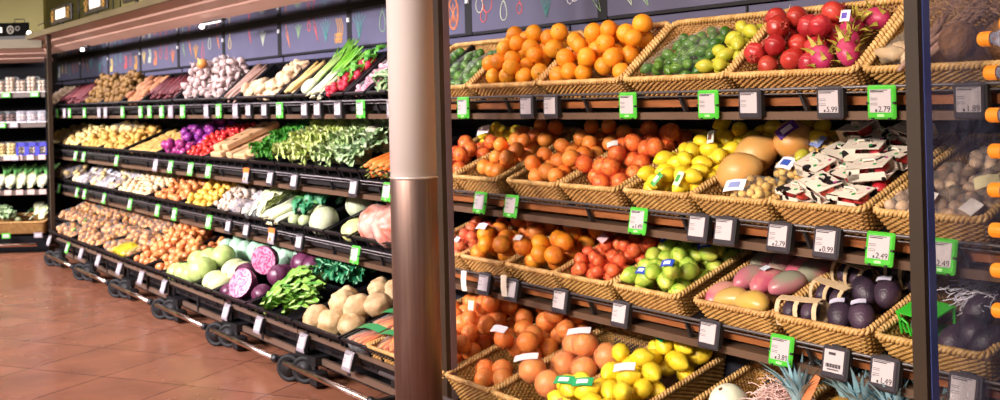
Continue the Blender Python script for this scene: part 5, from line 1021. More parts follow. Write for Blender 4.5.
    for k in range(3):
        bag(2, -11.9 + .25 * k, -11.68 + .25 * k, .24, .44, 'light_potato', 9, 'clear bag of pale potatoes on top of the golden potatoes, %s' % ['left one', 'middle one', 'right one'][k], 'bag of potatoes', 'bags on the potatoes', clear=clear, seed=210 + k, cap=.13, base=.02)
    fill(2, -10.68, -9.72, .03, .48, 'fingerling', 'long fingerling potato left of the red onions', 'potato', 'fingerling potatoes', 120, up(.03, .08, 2.2), -.05, 39, lambda g: RZ(g.uniform(-.5, .5)) @ RX(-PI / 2 + g.uniform(-.15, .15)))
    fill(2, -9.64, -9.04, .02, .16, 'red_onion', 'purple-red onion at the front of the heap on the second tier', 'red onion', 'red onions, front', 26, .10, -.05, 40, anyrot, (1.0, 1.2))
    for k, (a, b_, c, d) in enumerate(((-9.5, -9.26, .17, .34), (-9.26, -9.03, .20, .40), (-9.62, -9.3, .34, .52), (-9.3, -9.03, .40, .56))): bag(2, a, b_, c, d, 'red_onion', 10, 'purple net of red onions on the second tier, %s' % ['front left', 'front right', 'back left', 'back right'][k], 'bag of red onions', 'nets of red onions', netmat('purple_net', '#8c3ca8', 70, .25), seed=215 + k, cap=.15 + .02 * k, base=-.05, sc=(1.0, 1.1))
    fill(2, -8.98, -8.48, .02, .52, 'tomato', 'small red tomato between the red onions and the paper packs', 'tomato', 'small red tomatoes', 230, up(.03, .08, 2), -.04, 43)
    kraft = mat('kraft_paper', '#d2a878', '#c2966a', sc=10, rough=.7, bump=.4, bsc=30); hole = mat('kraft_hole', '#6b4a30', rough=.8)
    def pack_mesh():
        b = MB(); b.bev(-.055, .055, 0, .46, 0, .05, .008); return b.mesh('paper_pack', kraft, False)
    pk = once('kraft', pack_mesh); hm = once('krafthole', lambda: MB().box(-.03, .03, .09, .12, .0495, .0515).box(-.03, .03, .34, .37, .0495, .0515).mesh('hand_hole', hole, False)); bandm = once('kraftband', lambda: MB().box(-.0562, .0562, .20, .222, -.001, .0515).mesh('band', mat('kraft_band', '#b88c5c', rough=.6), False))
    for k, (x, v, w, a, lab) in enumerate(((-8.34, .03, -.03, .05, 'leftmost of the long paper packs, with hand holes'), (-8.20, .02, -.02, .0, 'second long paper pack from the left'), (-8.06, .05, -.03, -.03, 'third long paper pack from the left'), (-8.27, .05, .025, .04, 'long paper pack lying on top of the left ones'), (-8.11, .06, .03, -.02, 'long paper pack on top, beside the other upper one'), (-7.86, .03, -.03, .02, 'light brown paper pack right of the gap'), (-7.72, .02, -.02, .0, 'light brown paper pack second from the parsley'), (-7.62, .05, .0, -.02, 'light brown paper pack nearest the parsley'))):
        o = tag(ob('paper_pack', pk, None, MROW[2] @ T(x, v, w) @ RZ(a)), lab + ', on the second tier', 'paper pack', 'long paper packs'); 
        if k < 5: ob('hand_hole', hm, o)
        ob('band', bandm, o)
    def heads(row, lst, kd, cat, group, lab, sc=1.0, w=-.02, words=None):
        words = words or ['front left', 'front middle', 'front right', 'middle left', 'centre', 'middle right', 'back left', 'back middle', 'back right', 'farthest back']
        for k, (x, v, a, *z) in enumerate(lst): spawn(kd, MROW[row] @ T(x, v + (.09 if kd in ('parsley', 'frisee', 'green_frisee', 'savoy', 'kale') else 0), w + (z[0] if z else .0)) @ RZ(a) @ S(sc), '%s, %s' % (lab, words[k]), cat, group, rng=rg)
    heads(2, [(-7.45, .02, .2), (-7.30, .0, 0), (-7.16, .02, -.2), (-7.40, .16, .1, .02), (-7.25, .15, -.1, .03), (-7.14, .18, 0, .03), (-7.38, .30, .3, .02), (-7.2, .32, -.2, .04)], 'parsley', 'parsley', 'parsley bunches', 'bright green parsley bunch on the second tier', 1.15)
    heads(2, [(-6.94, .0, .2), (-6.76, .02, 0), (-6.56, .0, -.2), (-6.92, .15, .1, .03), (-6.74, .17, -.1, .04), (-6.56, .15, 0, .04), (-6.86, .30, .3, .05), (-6.62, .31, -.2, .05), (-6.5, .36, .2, .03)], 'frisee', 'lettuce', 'pale frisee heads', 'pale yellow-green frisee head on the second tier', 1.2)
    heads(2, [(-6.35, .01, .1), (-6.2, .0, -.2), (-6.34, .15, .1, .03), (-6.19, .16, -.1, .04), (-6.26, .30, .3, .05)], 'green_frisee', 'lettuce', 'curly lettuce heads', 'curly green lettuce beside the frisee on the second tier', 1.15, words=['front left', 'front right', 'middle left', 'middle right', 'back one'])
    heads(2, [(-6.0, .01, .1), (-5.9, .0, -.2), (-5.98, .16, .1, .02), (-6.12, .30, -.3, -.01), (-5.95, .36, .3, .05), (-6.45, .44, .2, .05), (-6.75, .45, .1, .05)], 'savoy', 'cabbage', 'savoy heads', 'savoy cabbage on the second tier near the pillar', 1.0, words=['front left', 'front right', 'middle one', 'under the cauliflower on the left', 'right behind the cauliflower', 'dark back behind the curly lettuce', 'dark back behind the frisee'])
    spawn('cauliflower', MROW[2] @ T(-6.08, .30, .09) @ S(1.0), 'white cauliflower between savoy leaves on the second tier', 'cauliflower', rng=rg)
    bag(2, -5.98, -5.84, .20, .36, 'kohlrabi', 3, 'clear bag of pale greens right of the white cauliflower', 'bag of greens', clear=clear, seed=224, cap=.10, base=-.02)
    rods(2, -5.79, -5.44, .13, 'carrot', 'loose orange carrot on the second tier left of the pillar', 'carrot', 'loose carrots', 30, -.05, 46, 3, .16, L=0, sc=(1.0, 1.25))
    rods(2, -5.38, -5.05, .13, 'carrot', 'orange carrot in the crate beside the pillar edge', 'carrot', 'carrots at the pillar', 26, -.05, 47, 3, .16, L=0, sc=(1.0, 1.25))
    rods(2, -5.78, -5.44, .36, 'carrot', 'orange carrot lying behind the front carrots', 'carrot', 'rear carrots', 14, -.03, 48, 2, .2, sc=(1.0, 1.2))
    # ---- third tier
    c3 = [(-14.2, -13.1, 'bagged potatoes'), (-13.08, -12.1, 'white packs, left'), (-12.08, -11.1, 'white packs, right'), (-11.08, -10.0, 'small cream potatoes'), (-9.98, -9.1, 'brown onions'), (-9.08, -8.42, 'yellow onions'), (-8.40, -7.98, 'brown-white mushrooms'), (-7.96, -7.65, 'packed mushrooms'), (-7.63, -7.33, 'packed pointed greens'), (-7.31, -6.99, 'leeks'), (-6.97, -6.62, 'kohlrabi'), (-6.60, -6.31, 'a big white cabbage'), (-6.29, -5.94, 'one yellow cabbage'), (-5.92, -5.42, 'radicchio'), (-5.40, -5.0, 'radicchio behind the pillar')]
    for a, b_, w in c3: crate(3, a, b_, 'black crate of %s on the third tier' % w)
    for k in range(4): bag(3, -14.15 + .26 * k, -13.91 + .26 * k, .03, .34, 'light_potato', 16, 'clear bag of pinkish potatoes by the end post, third tier, %s' % ['leftmost', 'second', 'third', 'rightmost'][k], 'bag of potatoes', 'bags of pinkish potatoes', clear=wht, seed=230 + k, cap=.10, base=-.05)
    for k in range(14):
        i, j = k % 7, k // 7; kd = ['mushroom', 'seed_fruit', 'mushroom', 'kohlrabi'][k % 4]
        bag(3, -13.02 + .27 * i, -12.78 + .27 * i, .02 + .22 * j, .23 + .22 * j, 'mushroom' if k % 3 else 'light_potato', 20 if k % 3 else 8, 'white plastic pack on the third tier, %s row, number %s from the end post' % (['front', 'rear'][j], ['one', 'two', 'three', 'four', 'five', 'six', 'seven'][i]), 'plastic pack', 'white plastic packs', clear=wht, seed=240 + k, cap=.07 + .02 * j, base=-.05, tagc=['#e8d890', None, '#c8d0f0', None][k % 4], tagwh=(.09, .06), name='plastic_pack')
    fill(3, -11.05, -10.03, .02, .46, 'baby_potato', 'small cream potato on the third tier left of the brown onions', 'potato', 'small cream potatoes', 210, up(.03, .10, 2), -.05, 50, sc=(1.0, 1.2))
    fill(3, -9.95, -9.14, .02, .46, 'onion', 'loose brown onion on the third tier', 'onion', 'brown onions, third tier', 110, up(.03, .09, 2), -.05, 51)
    fill(3, -9.05, -8.45, .02, .46, 'yellow_onion', 'yellow onion on the third tier left of the mushrooms', 'onion', 'yellow onions', 120, up(.04, .10, 2), -.05, 52)
    fill(3, -8.38, -8.02, .02, .30, 'mushroom', 'brown-white mushroom on the third tier', 'mushroom', 'loose mushrooms', 110, up(.03, .09, 2), -.05, 53)
    for k, (x, v) in enumerate(((-8.22, .38), (-8.08, .30), (-7.88, .08), (-7.74, .09), (-7.86, .26), (-7.73, .28), (-7.8, .44))):
        bag(3, x - .075, x + .075, v - .075, v + .085, 'mushroom', 14, 'white film pack of mushrooms on the third tier, ' + ['behind the loose mushrooms, left', 'behind the loose mushrooms, right', 'front left of its crate', 'front right of its crate', 'middle left', 'middle right', 'back'][k], 'pack of mushrooms', 'packs of mushrooms', clear=wht, seed=260 + k, cap=.05 + .02 * (k % 3), base=-.04, name='mushroom_pack')
    def sleeve(x, v, lab, k):
        o = spawn('chinese_cabbage', MROW[3] @ T(x, v, -.02) @ S(1.0, 1.25, 1.0), lab, 'packed greens', 'packed pointed greens', rng=rg, var=k % 2)
        ob('film_sleeve', once('fsleeve', lambda: MB().tube([(0, -.03, .03), (0, .02, .03), (0, .14, .035), (0, .25, .05)], [.03, .05, .07, .075], 14).mesh('film_sleeve', clear)), o)
    for k, (x, v) in enumerate(((-7.56, .02), (-7.42, .03), (-7.55, .20), (-7.41, .22))): sleeve(x, v, 'pointed pale greens in clear film on the third tier, ' + ['front left', 'front right', 'rear left', 'rear right'][k], k)
    rods(3, -7.30, -7.0, .0, 'leek', 'leek with white shaft and green leaves on the third tier', 'leek', 'leeks', 17, -.045, 55, 3, .06, sc=(.98, 1.08))
    for k, (x, v, w) in enumerate(((-6.88, .06, 0), (-6.74, .07, 0), (-6.68, .17, .03), (-6.86, .18, .03))):
        o = spawn('kohlrabi', MROW[3] @ T(x, v, w), 'pale green kohlrabi on the third tier, ' + ['front left', 'front right', 'rear right', 'rear left'][k], 'kohlrabi', 'kohlrabi', rng=rg); ob('leaves', KIND['dark_leaf']['v'][k % 2][0], o, T(0, .02, .02) @ RZ(rg.uniform(-.5, .5)) @ RX(.5) @ S(.5))
    heads(3, [(-6.85, .26, .2, .03), (-6.66, .30, -.3, .04), (-6.45, .33, .1, .04), (-6.25, .38, -.1, .0)], 'dark_leaf', 'leaf greens', 'dark leaves behind the cabbage', 'dark green leaves behind the kohlrabi and white cabbage', .85, words=['leftmost', 'second', 'third', 'rightmost'])
    o = spawn('big_cabbage', MROW[3] @ T(-6.52, .105, .0) @ RX(.5) @ S(.86, .80, .76), 'big pale white cabbage at the front of the third tier', 'cabbage', rng=rg, var=0)
    o = spawn('big_cabbage', MROW[3] @ T(-6.42, .34, .02) @ S(.8), 'pale cabbage behind the big white one on the third tier', 'cabbage', rng=rg, var=1)
    spawn('yellow_cabbage', MROW[3] @ T(-6.04, .08, -.01) @ S(1.05), 'single yellow-green cabbage in the nearly empty third-tier crate', 'cabbage', rng=rg)
    for k, (x, v, w, lab) in enumerate(((-5.78, .12, .03, 'pink-red radicchio head in film at the front, half cut by the pillar'), (-5.56, .10, .04, 'pink-red radicchio head beside the pillar edge'), (-5.72, .30, .06, 'pink-red radicchio head behind the front one'), (-5.5, .32, .06, 'pink-red radicchio head at the back by the pillar'))):
        o = spawn('radicchio', MROW[3] @ T(x, v, w) @ RX(.9) @ S(1.15), lab, 'radicchio', 'radicchio heads', rng=rg); ob('film', once('radfilm', lambda: sph(.108, 4, .12, 1, 1.0, 0, sc=40, nu=18, nv=12).mesh('film', clear)), o)
    # ---- bottom tier: front and rear crates
    c4 = [(-13.15, -12.27, .24, .44, 'bagged onions behind the end post'), (-12.25, -11.35, .0, .68, 'bagged onions, farthest'), (-11.33, -10.43, .0, .68, 'bagged onions, middle'), (-10.41, -9.46, .0, .68, 'bagged onions, nearest'), (-9.44, -8.90, .0, .68, 'loose brown onions, left'), (-8.88, -8.48, .0, .44, 'loose brown onions, right'), (-8.88, -8.48, .46, .22, 'onions in a small rear crate'), (-8.46, -7.76, .0, .40, 'pale green iceberg'), (-7.74, -7.36, .0, .40, 'pale pointed cabbages'), (-7.34, -6.74, .0, .40, 'cut red cabbages'), (-6.72, -6.03, .0, .40, 'romaine'), (-6.01, -5.40, .0, .40, 'celeriac'), (-5.38, -4.80, .0, .40, 'bagged carrots'), (-8.46, -7.70, .42, .28, 'mint green cabbages, left'), (-7.68, -7.0, .42, .28, 'mint green cabbages, right'), (-6.98, -6.62, .42, .28, 'red cabbages and eggplants'), (-6.60, -6.02, .42, .28, 'dark green spinach'), (-6.0, -5.40, .42, .28, 'celeriac in the rear')]
    for a, b_, v0, L, w in c4: crate(4, a, b_, 'black crate of %s on the bottom tier' % w, v0, L, .12)
    nn = 0
    for i in range(9):
        for j in range(3):
            x = -12.2 + .305 * i; v = .03 + .22 * j
            words = ['front', 'middle', 'rear'][j]
            bag(4, x, x + .29, v, v + .21, 'tan_onion', 14, 'clear bag of tan onions on the bottom tier, %s row, %s from the end post' % (words, ['first', 'second', 'third', 'fourth', 'fifth', 'sixth', 'seventh', 'eighth', 'ninth'][i]), 'bag of onions', 'bags of tan onions', clear=clear, seed=300 + nn, cap=.06 + .045 * j, base=-.06 + .01 * j, tagc='#4a9a3c' if (i, j) in ((2, 0), (1, 1)) else None, tagwh=(.10, .04)); nn += 1
    for j in range(6): bag(4, -13.1 + .28 * (j % 3), -12.83 + .28 * (j % 3), .26 + .21 * (j // 3), .46 + .21 * (j // 3), 'tan_onion', 14, 'clear bag of tan onions half hidden behind the end post, %s row, %s' % (['front', 'rear'][j // 3], ['left', 'middle', 'right'][j % 3]), 'bag of onions', 'bags behind the end post', clear=clear, seed=330 + j, cap=.09 + .04 * (j // 3), base=-.06)
    bag(4, -9.95, -9.55, .0, .20, 'yellow_onion', 14, 'shiny yellow bag of onions at the front rim beside the loose onions', 'bag of onions', clear=film('yellow_film', '#c8b428', .4, .15, .75), seed=340, cap=.11, base=-.02)
    fill(4, -9.42, -8.92, .02, .66, 'onion', 'loose brown onion heaped on the bottom tier, left crate', 'onion', 'loose onions, left crate', 170, up(.02, .17, 1.4), -.06, 60)
    fill(4, -8.86, -8.50, .02, .44, 'onion', 'loose brown onion heaped on the bottom tier, right crate', 'onion', 'loose onions, right crate', 90, up(.02, .13, 1.4), -.06, 61)
    fill(4, -8.86, -8.50, .48, .66, 'onion', 'brown onion in the small rear crate on the bottom tier', 'onion', 'onions in the rear crate', 26, .03, -.08, 62)
    def globes(row, lst, kd, cat, group, lab, words, tilt=0.0):
        for k, (x, v, w, s) in enumerate(lst): spawn(kd, MROW[row] @ T(x, v, w) @ RZ(k * 1.7) @ RX(tilt + rg.uniform(-.3, .3)) @ S(s), '%s, %s' % (lab, words[k]), cat, group, rng=rg)
    globes(4, [(-8.36, .08, -.02, 1), (-8.20, .09, -.01, 1.05), (-8.02, .09, .0, 1.1), (-7.86, .12, .04, 1.35), (-8.30, .24, .02, 1.0), (-8.10, .27, .04, 1.15), (-7.88, .30, .07, 1.2)], 'iceberg', 'lettuce', 'iceberg heads', 'pale green iceberg lettuce on the bottom tier', ['front left', 'second at the front', 'third at the front', 'big one at the front right', 'rear left', 'rear middle one', 'rear right'])
    for k, (x, v, w, a_) in enumerate(((-7.66, .12, -.01, .3), (-7.50, .11, -.01, -.3), (-7.60, .26, .03, .2), (-7.44, .25, .03, -.1))): spawn('pale_pointed', MROW[4] @ T(x, v, w) @ RZ(a_) @ RX(-PI / 2), 'pale yellow-white pointed cabbage left of the cut red cabbages, ' + ['front left', 'front right', 'rear left', 'rear right'][k], 'cabbage', 'pale pointed cabbages', rng=rg)
    # cut faces of the halves look out of the crate toward the aisle
    def half(x, v, w, ry, rx, s, lab): spawn('red_cabbage_half', MROW[4] @ T(x, v, w) @ RZ(ry) @ RX(rx) @ S(s), lab, 'red cabbage', rng=rg)
    half(-7.05, .10, .055, .45, R(52), 1.18, 'halved red cabbage with a pink swirl cut face, lower one')
    half(-7.06, .30, .135, .60, R(78), 1.12, 'halved red cabbage with a pink swirl cut face, upper one standing upright')
    globes(4, [(-7.24, .07, -.02, .8), (-7.25, .22, .05, 1.0), (-7.13, .06, -.03, .7), (-6.86, .30, .05, 1.0), (-6.82, .14, -.01, .9), (-6.92, .36, .03, .9)], 'red_cabbage', 'red cabbage', 'whole red cabbages, front crate', 'whole dark red cabbage', ['small one at the front left of the cut halves', 'behind the cut halves on the left', 'small one under the lower cut half', 'right of the upper cut half', 'front right beside the romaine', 'at the back of the cut halves'])
    globes(4, [(-6.88, .50, .05, 1.2), (-6.74, .50, .04, 1.15)], 'red_cabbage', 'red cabbage', 'red cabbages, rear crate', 'red cabbage in the rear crate', ['left one', 'right one with a pale veined top'])
    globes(4, [(-8.35, .50, .0, 1.0), (-8.15, .52, .01, 1.1), (-7.95, .50, .02, 1.05), (-7.80, .54, .02, 1.1), (-8.25, .62, .05, 1.1), (-8.0, .63, .06, 1.1), (-7.58, .50, .03, 1.1), (-7.40, .54, .03, 1.1), (-7.20, .52, .03, 1.1), (-7.08, .60, .05, 1.0), (-7.5, .63, .06, 1.05)], 'mint_cabbage', 'cabbage', 'mint green cabbages', 'mint green cabbage in the rear of the bottom tier', ['leftmost', 'second from left', 'third from left', 'fourth from left', 'rear left', 'rear left of centre', 'left of the cut red cabbage', 'behind the cut red cabbage', 'right of the cut red cabbage', 'rightmost', 'rear centre'])
    for k, (x, v, w, a) in enumerate(((-6.86, .62, .05, 1.3), (-6.72, .64, .05, 1.4), (-6.66, .56, .06, 1.1), (-6.55, .62, .06, 1.5), (-6.62, .48, .04, 1.0))): spawn('eggplant', MROW[4] @ T(x, v, w) @ RZ(a) @ RX(-PI / 2) @ S(1.05), 'dark purple eggplant behind the red cabbages, ' + ['leftmost', 'second', 'third', 'rightmost', 'front one'][k], 'eggplant', 'eggplants', rng=rg)
    heads(4, [(-6.62, .03, -.5, .0), (-6.45, .02, -.7, .02), (-6.28, .03, -.6, .0), (-6.55, .13, -.4, .05), (-6.36, .12, -.9, .04)], 'romaine', 'lettuce', 'romaine heads', 'green romaine lettuce at the front of the bottom tier', 1.0, -.05)
    heads(4, [(-6.52, .43, -.2, .02), (-6.34, .42, .1, .02), (-6.16, .43, -.1, .02), (-6.50, .53, .2, .05), (-6.30, .54, -.3, .06), (-6.14, .55, .1, .05)], 'kale', 'spinach', 'dark spinach', 'dark green spinach in the rear crate by the pillar', 1.05, words=['front left', 'front middle', 'front right', 'rear left', 'rear middle', 'rear right'])
    spawn('iceberg', MROW[4] @ T(-6.52, .46, .04) @ S(.9), 'light green lettuce left of the dark spinach', 'lettuce', rng=rg)
    globes(4, [(-5.90, .10, -.01, 1.15), (-5.70, .10, -.01, 1.2), (-5.80, .24, .04, 1.15), (-5.60, .23, .04, 1.2), (-5.92, .32, .02, 1.0), (-5.49, .12, .0, 1.05), (-5.48, .30, .05, 1.1)], 'celeriac', 'celeriac', 'celeriac roots', 'beige celeriac root in the front crate', ['front left', 'front middle', 'second row middle', 'second row right', 'rear left', 'front right', 'rear right'])
    globes(4, [(-5.88, .52, .0, 1.0), (-5.70, .54, .01, 1.0), (-5.52, .52, .02, 1.05), (-5.6, .62, .05, 1.0)], 'celeriac', 'celeriac', 'celeriac roots in the rear', 'pale celeriac root in the rear crate by the pillar', ['left', 'middle', 'right', 'rear one'])
    rgb = random.Random(6)
    for k, (x, v) in enumerate(((-5.33, .02), (-5.10, .03), (-5.33, .18), (-5.08, .20))):
        o = bag(4, x, x + .21, v, v + .17, 'carrot', 1, 'clear bag of orange carrots with a green band, %s' % ['front left', 'front right behind the pillar', 'rear left', 'rear right behind the pillar'][k], 'bag of carrots', 'bags of carrots', clear=clear, seed=350 + k, cap=.1, base=-.05)
        for ch in list(o.children): bpy.data.objects.remove(ch)
        ctr = o.location; I = T(*(-ctr)); hp = []
        for q in range(12):
            M = I @ MROW[4] @ T(x + .025 + .032 * (q % 6), v + .09, -.035 + .03 * (q // 6) + .02 * (k > 1)) @ RZ(rgb.uniform(-.15, .15)) @ RZ(.5 if k % 2 else 0)
            spawn('carrot', M @ S(.9), '', '', parent=o, rng=rgb, parts=False)
            for e in (-.11, .11):
                for d in ((.02, 0, 0), (-.02, 0, 0), (0, 0, .022), (0, 0, -.022)): hp.append(M @ Vector((0, e, 0)) + Vector(d))
        bm = hull(hp); me = bpy.data.meshes.new('film'); bm.to_mesh(me); bm.free(); me.materials.append(clear); me.shade_smooth(); ob('film', me, o)
        ob('band', MB().sheet(lambda u, w: (-.02 + .21 * u, .02 + .06 * w + .03 * u, .0 + .016 * math.sin(PI * u)), 5, 1).mesh('band', mat('green_band', '#2a8a4c', rough=.4), False), o, I @ MROW[4] @ T(x + .01, v + .03, .03 + .02 * (k > 1)))
    # price tags: colour per measured place
    t1 = [(-13.508, 'green', 'the ginger by the end post'), (-13.12, 'white', 'the left dark red carrots'), (-12.886, 'green', 'the dark red carrots'), (-12.227, 'green', 'the left brown potatoes'), (-11.643, 'white', 'the brown potatoes, left pair'), (-11.396, 'white', 'the brown potatoes, right pair'), (-10.791, 'green', 'the right brown potatoes'), (-10.208, 'green', 'the sweet potatoes'), (-9.935, 'green', 'the left dark red roots'), (-9.59, 'green', 'the dark red roots'), (-9.344, 'white', 'the right dark red roots'), (-9.032, 'green', 'the left garlic'), (-8.457, 'white', 'the right garlic'), (-8.19, 'green', 'the right edge of the garlic'), (-7.836, 'white', 'the salsify'), (-7.58, 'grey', 'the white ginger, left'), (-7.284, 'grey', 'the white ginger, right'), (-7.022, 'green', 'the horseradish'), (-6.616, 'grey', 'the fennel'), (-6.42, 'grey', 'the spring onions'), (-6.127, 'grey', 'the radishes'), (-5.828, 'green', 'the pale pink radishes'), (-5.45, 'white', 'the beetroot at the pillar')]
    for x, c, w in t1: price_tag(1, x, c, None, w, x > -8.6)
    t2 = [(-12.616, 'green', 'the pale potatoes'), (-12.27, 'green', 'the left golden potatoes'), (-11.003, 'green', 'the right golden potatoes'), (-9.768, 'white', 'the fingerlings'), (-9.353, 'green', 'the red onions'), (-8.843, 'green', 'the small tomatoes, left'), (-8.421, 'green', 'the small tomatoes, right'), (-7.628, 'orange', 'the paper packs'), (-7.187, 'grey', 'the parsley'), (-6.785, 'grey', 'the frisee'), (-5.923, 'grey', 'the cauliflower'), (-5.507, 'green', 'the carrots at the pillar')]
    for x, c, w in t2: price_tag(2, x, c, None, w, x > -8.6)
    t3 = [(-13.445, 'green', 'the pinkish bagged potatoes'), (-12.586, 'green', 'the left white packs'), (-12.264, 'green', 'the middle white packs'), (-11.49, 'green', 'the right white packs'), (-10.579, 'green', 'the small cream potatoes'), (-9.741, 'green', 'the brown onions, left'), (-9.275, 'green', 'the brown onions, right'), (-8.436, 'green', 'the yellow onions'), (-8.013, 'grey', 'the mushrooms'), (-7.653, 'grey', 'the packed mushrooms'), (-7.185, 'orange', 'the leeks'), (-6.728, 'grey', 'the kohlrabi'), (-5.925, 'green', 'the yellow cabbage')]
    for x, c, w in t3: price_tag(3, x, c, None, w, x > -8.6)
    t4 = [(-12.244, 'white', 'the farthest onion bags'), (-11.45, 'green', 'the onion bags near the end post'), (-10.915, 'white', 'the middle onion bags, left'), (-10.304, 'white', 'the middle onion bags, right'), (-9.629, 'white', 'the nearest onion bags'), (-9.0, 'white', 'the loose onions, left'), (-8.41, 'white', 'the loose onions, right'), (-7.088, 'white', 'the cut red cabbages'), (-6.531, 'white', 'the romaine'), (-5.877, 'white', 'the celeriac'), (-5.294, 'white', 'the bagged carrots')]
    for x, c, w in t4: price_tag(4, x, c, None, w, x > -8.6)
vegetable_rack()
make_tags()

# ------------------------------------------------------------------ shelf unit at the end of the aisle
def end_unit():
    Z0 = 12.4; base = Vector((0, 0, 0)) + f0 * Z0 + r0 * ((46.5 - 500) / F_PX * Z0); base.z = 0
    U = Matrix(((r0.x, f0.x, 0, base.x), (r0.y, f0.y, 0, base.y), (0, 0, 1, 0), (0, 0, 0, 1)))      # u to the right, v away, z up
    dk = mat('unit_dark', '#0c0a0d', rough=.85, spec=.15); olive = MATS['canopy_paint']; sof = MATS['soffit_paint']; strip = mat('unit_strip', '#5a4c44', rough=.4)
    def slab(x0, y0, y1, z0, z1):
        k = -.415; return MB().add([(x0, y0, z0), (k * y0 - .012, y0, z0), (k * y1 - .012, y1, z0), (x0, y1, z0), (x0, y0, z1), (k * y0 - .012, y0, z1), (k * y1 - .012, y1, z1), (x0, y1, z1)], [(3, 2, 1, 0), (4, 5, 6, 7), (0, 1, 5, 4), (1, 2, 6, 5), (2, 3, 7, 6), (3, 0, 4, 7)])
    root = thing('display_unit', 'dark shelving unit with packs at the far left end, behind the end post', 'shelving', U); W = 1.3
    ob('back', slab(-W, .44, .46, 0, 2.2).mesh('back', dk, False), root)
    ob('side', MB().add([(0, 0, .08), (-.183, .44, .08), (-.195, .44, .08), (-.012, 0, .08), (0, 0, 2.2), (-.183, .44, 2.2), (-.195, .44, 2.2), (-.012, 0, 2.2)], [(3, 2, 1, 0), (4, 5, 6, 7), (0, 1, 5, 4), (1, 2, 6, 5), (2, 3, 7, 6), (3, 0, 4, 7)]).mesh('side', dk, False), root)
    for z in (1.80, 1.46, 1.09, .70):
        s = ob('shelf', slab(-W, .0, .44, z - .03, z).mesh('shelf', dk, False), root); ob('edge_strip', MB().box(-W, -.012, -.012, 0, z - .05, z + .005).mesh('edge_strip', strip, False), s)
        if z < .8 or z == 1.09:
            b = MB()
            for k in range(10): b.box(-W + .03 + .13 * k, -W + .11 + .13 * k, -.02, -.012, z - .045, z + .01)
            ob('label_holder', b.mesh('label_holder', mat('holder_pink', '#c9a8a0', rough=.4), False), s)
    ob('fascia', MB().box(-W, -.0, -.10, -.07, 2.30, 2.40).mesh('fascia', olive, False), root)
    b = MB(); 
    for (ya, za, yb, zb) in ((-.08, 2.30, .02, 2.25), (.02, 2.24, .12, 2.20), (.12, 2.19, .22, 2.15)): b.add([(-W, ya, za), (0, ya, za), (0, yb, zb), (-W, yb, zb), (-W, ya, za + .03), (0, ya, za + .03), (0, yb, zb + .03), (-W, yb, zb + .03)], [(0, 1, 2, 3), (7, 6, 5, 4), (0, 4, 5, 1), (2, 6, 7, 3), (1, 5, 6, 2), (0, 3, 7, 4)])
    ob('soffit', b.mesh('soffit', sof, False), root)
    ob('bumper_bar', MB().tube([(-W, -.10, .10), (-.10, -.10, .10)], .02, 8).mesh('bumper_bar', MATS['bumper_steel']), root)
    ob('plinth', slab(-W, .02, .40, .0, .18).mesh('plinth', dk, False), root)
    clear = MATS['clear_film']; wht = MATS['milky_film']; rg = random.Random(12)
    def pk(x, z, w, h, d, colour, label, cat, nm, items=None, film_=None, seed=0, band=None):
        root2 = thing(nm, label, cat, U @ T(x, .04, z), 'packs in the end unit'); g = random.Random(seed)
        r = .022
        ob('tray', MB().bev(-w / 2, w / 2, 0, d, 0, .02, .004).mesh('tray', mat('tray_' + colour, colour, rough=.4), False), root2)
        n = 0
        for a in range(int(w / (2 * r))):
            for c in range(int((h - .02) / (2 * r * .9))):
                for e in range(2):
                    spawn(items, T(-w / 2 + r * 1.1 + a * 2 * r, .025 + e * .04, .02 + r + c * 2 * r * .9) @ anyrot(g) @ S(r / KIND[items]['r'] * .98), '', '', parent=root2, rng=g, parts=False)
        ob('film', MB().bev(-w / 2 - .004, w / 2 + .004, -.004, d + .004, -.001, h + .008, .015).mesh('film', film_ or clear), root2)
        if band: ob('band', MB().box(-w / 2 - .006, w / 2 + .006, -.008, -.004, h * .7, h).box(-w / 2 - .006, -w / 2 + .02, -.008, -.004, 0, h).box(w / 2 - .02, w / 2 + .006, -.008, -.004, 0, h).mesh('band', mat('band_' + band, band, rough=.4), False), root2)
    xs = [-.07, -.19, -.31, -.43, -.55, -.67]
    nth = ['nearest the end post', 'second from the end post', 'third from the end post', 'fourth from the end post', 'fifth from the end post', 'sixth, at the left edge']
    for k, x in enumerate(xs):
        pk(x, 1.80, .11, .15 + .03 * (k % 2), .12, '#e8d8d0', 'pinkish mushroom bag on the top shelf of the end unit, ' + nth[k], 'bag of mushrooms', 'mushroom_bag', 'mushroom_cap', clear, k)
        pk(x, 1.46, .11, .13, .12, '#e8e0e4', ('white' if k < 3 else 'pinkish') + ' pack on the second shelf of the end unit, ' + nth[k], 'pack of vegetables', 'vegetable_pack', 'mushroom' if k < 3 else 'beet', wht if k < 3 else clear, 20 + k)
        pk(x, 1.09, .11, .15, .12, '#3a38a8' if k < 3 else '#d8d8a0', ('blue mushroom pack' if k < 3 else 'pale yellow pack') + ' on the third shelf of the end unit, ' + nth[k], 'pack of mushrooms', 'mushroom_pack', 'mushroom' if k < 3 else 'light_potato', clear, 40 + k, '#3432a8' if k < 3 else None)
    for k, x in enumerate([-.08, -.20, -.32, -.44, -.56]):
        o = spawn('leek', U @ T(x, .06, .76) @ RX(R(42)) @ S(1.6 if k < 1 else 1.2, .62, 1.4), 'pale leek pack on the fourth shelf of the end unit, ' + nth[k], 'leek', 'leeks in the end unit', rng=rg)
        spawn('chinese_cabbage', U @ T(x - .05, .10, .72) @ RX(R(30)) @ S(.8), 'pale green bundle on the fourth shelf of the end unit, ' + nth[k], 'greens', 'greens in the end unit', rng=rg)
    # wicker tray of wrapped vegetables at the foot
    ms = once(('basket', 1.2, .30, .14), lambda: basket_meshes(1.2, .30, .14))
    o = thing('wicker_basket', 'long wicker tray at the foot of the far end unit', 'basket', U @ T(-1.24, -.03, .34) @ RX(R(14)))
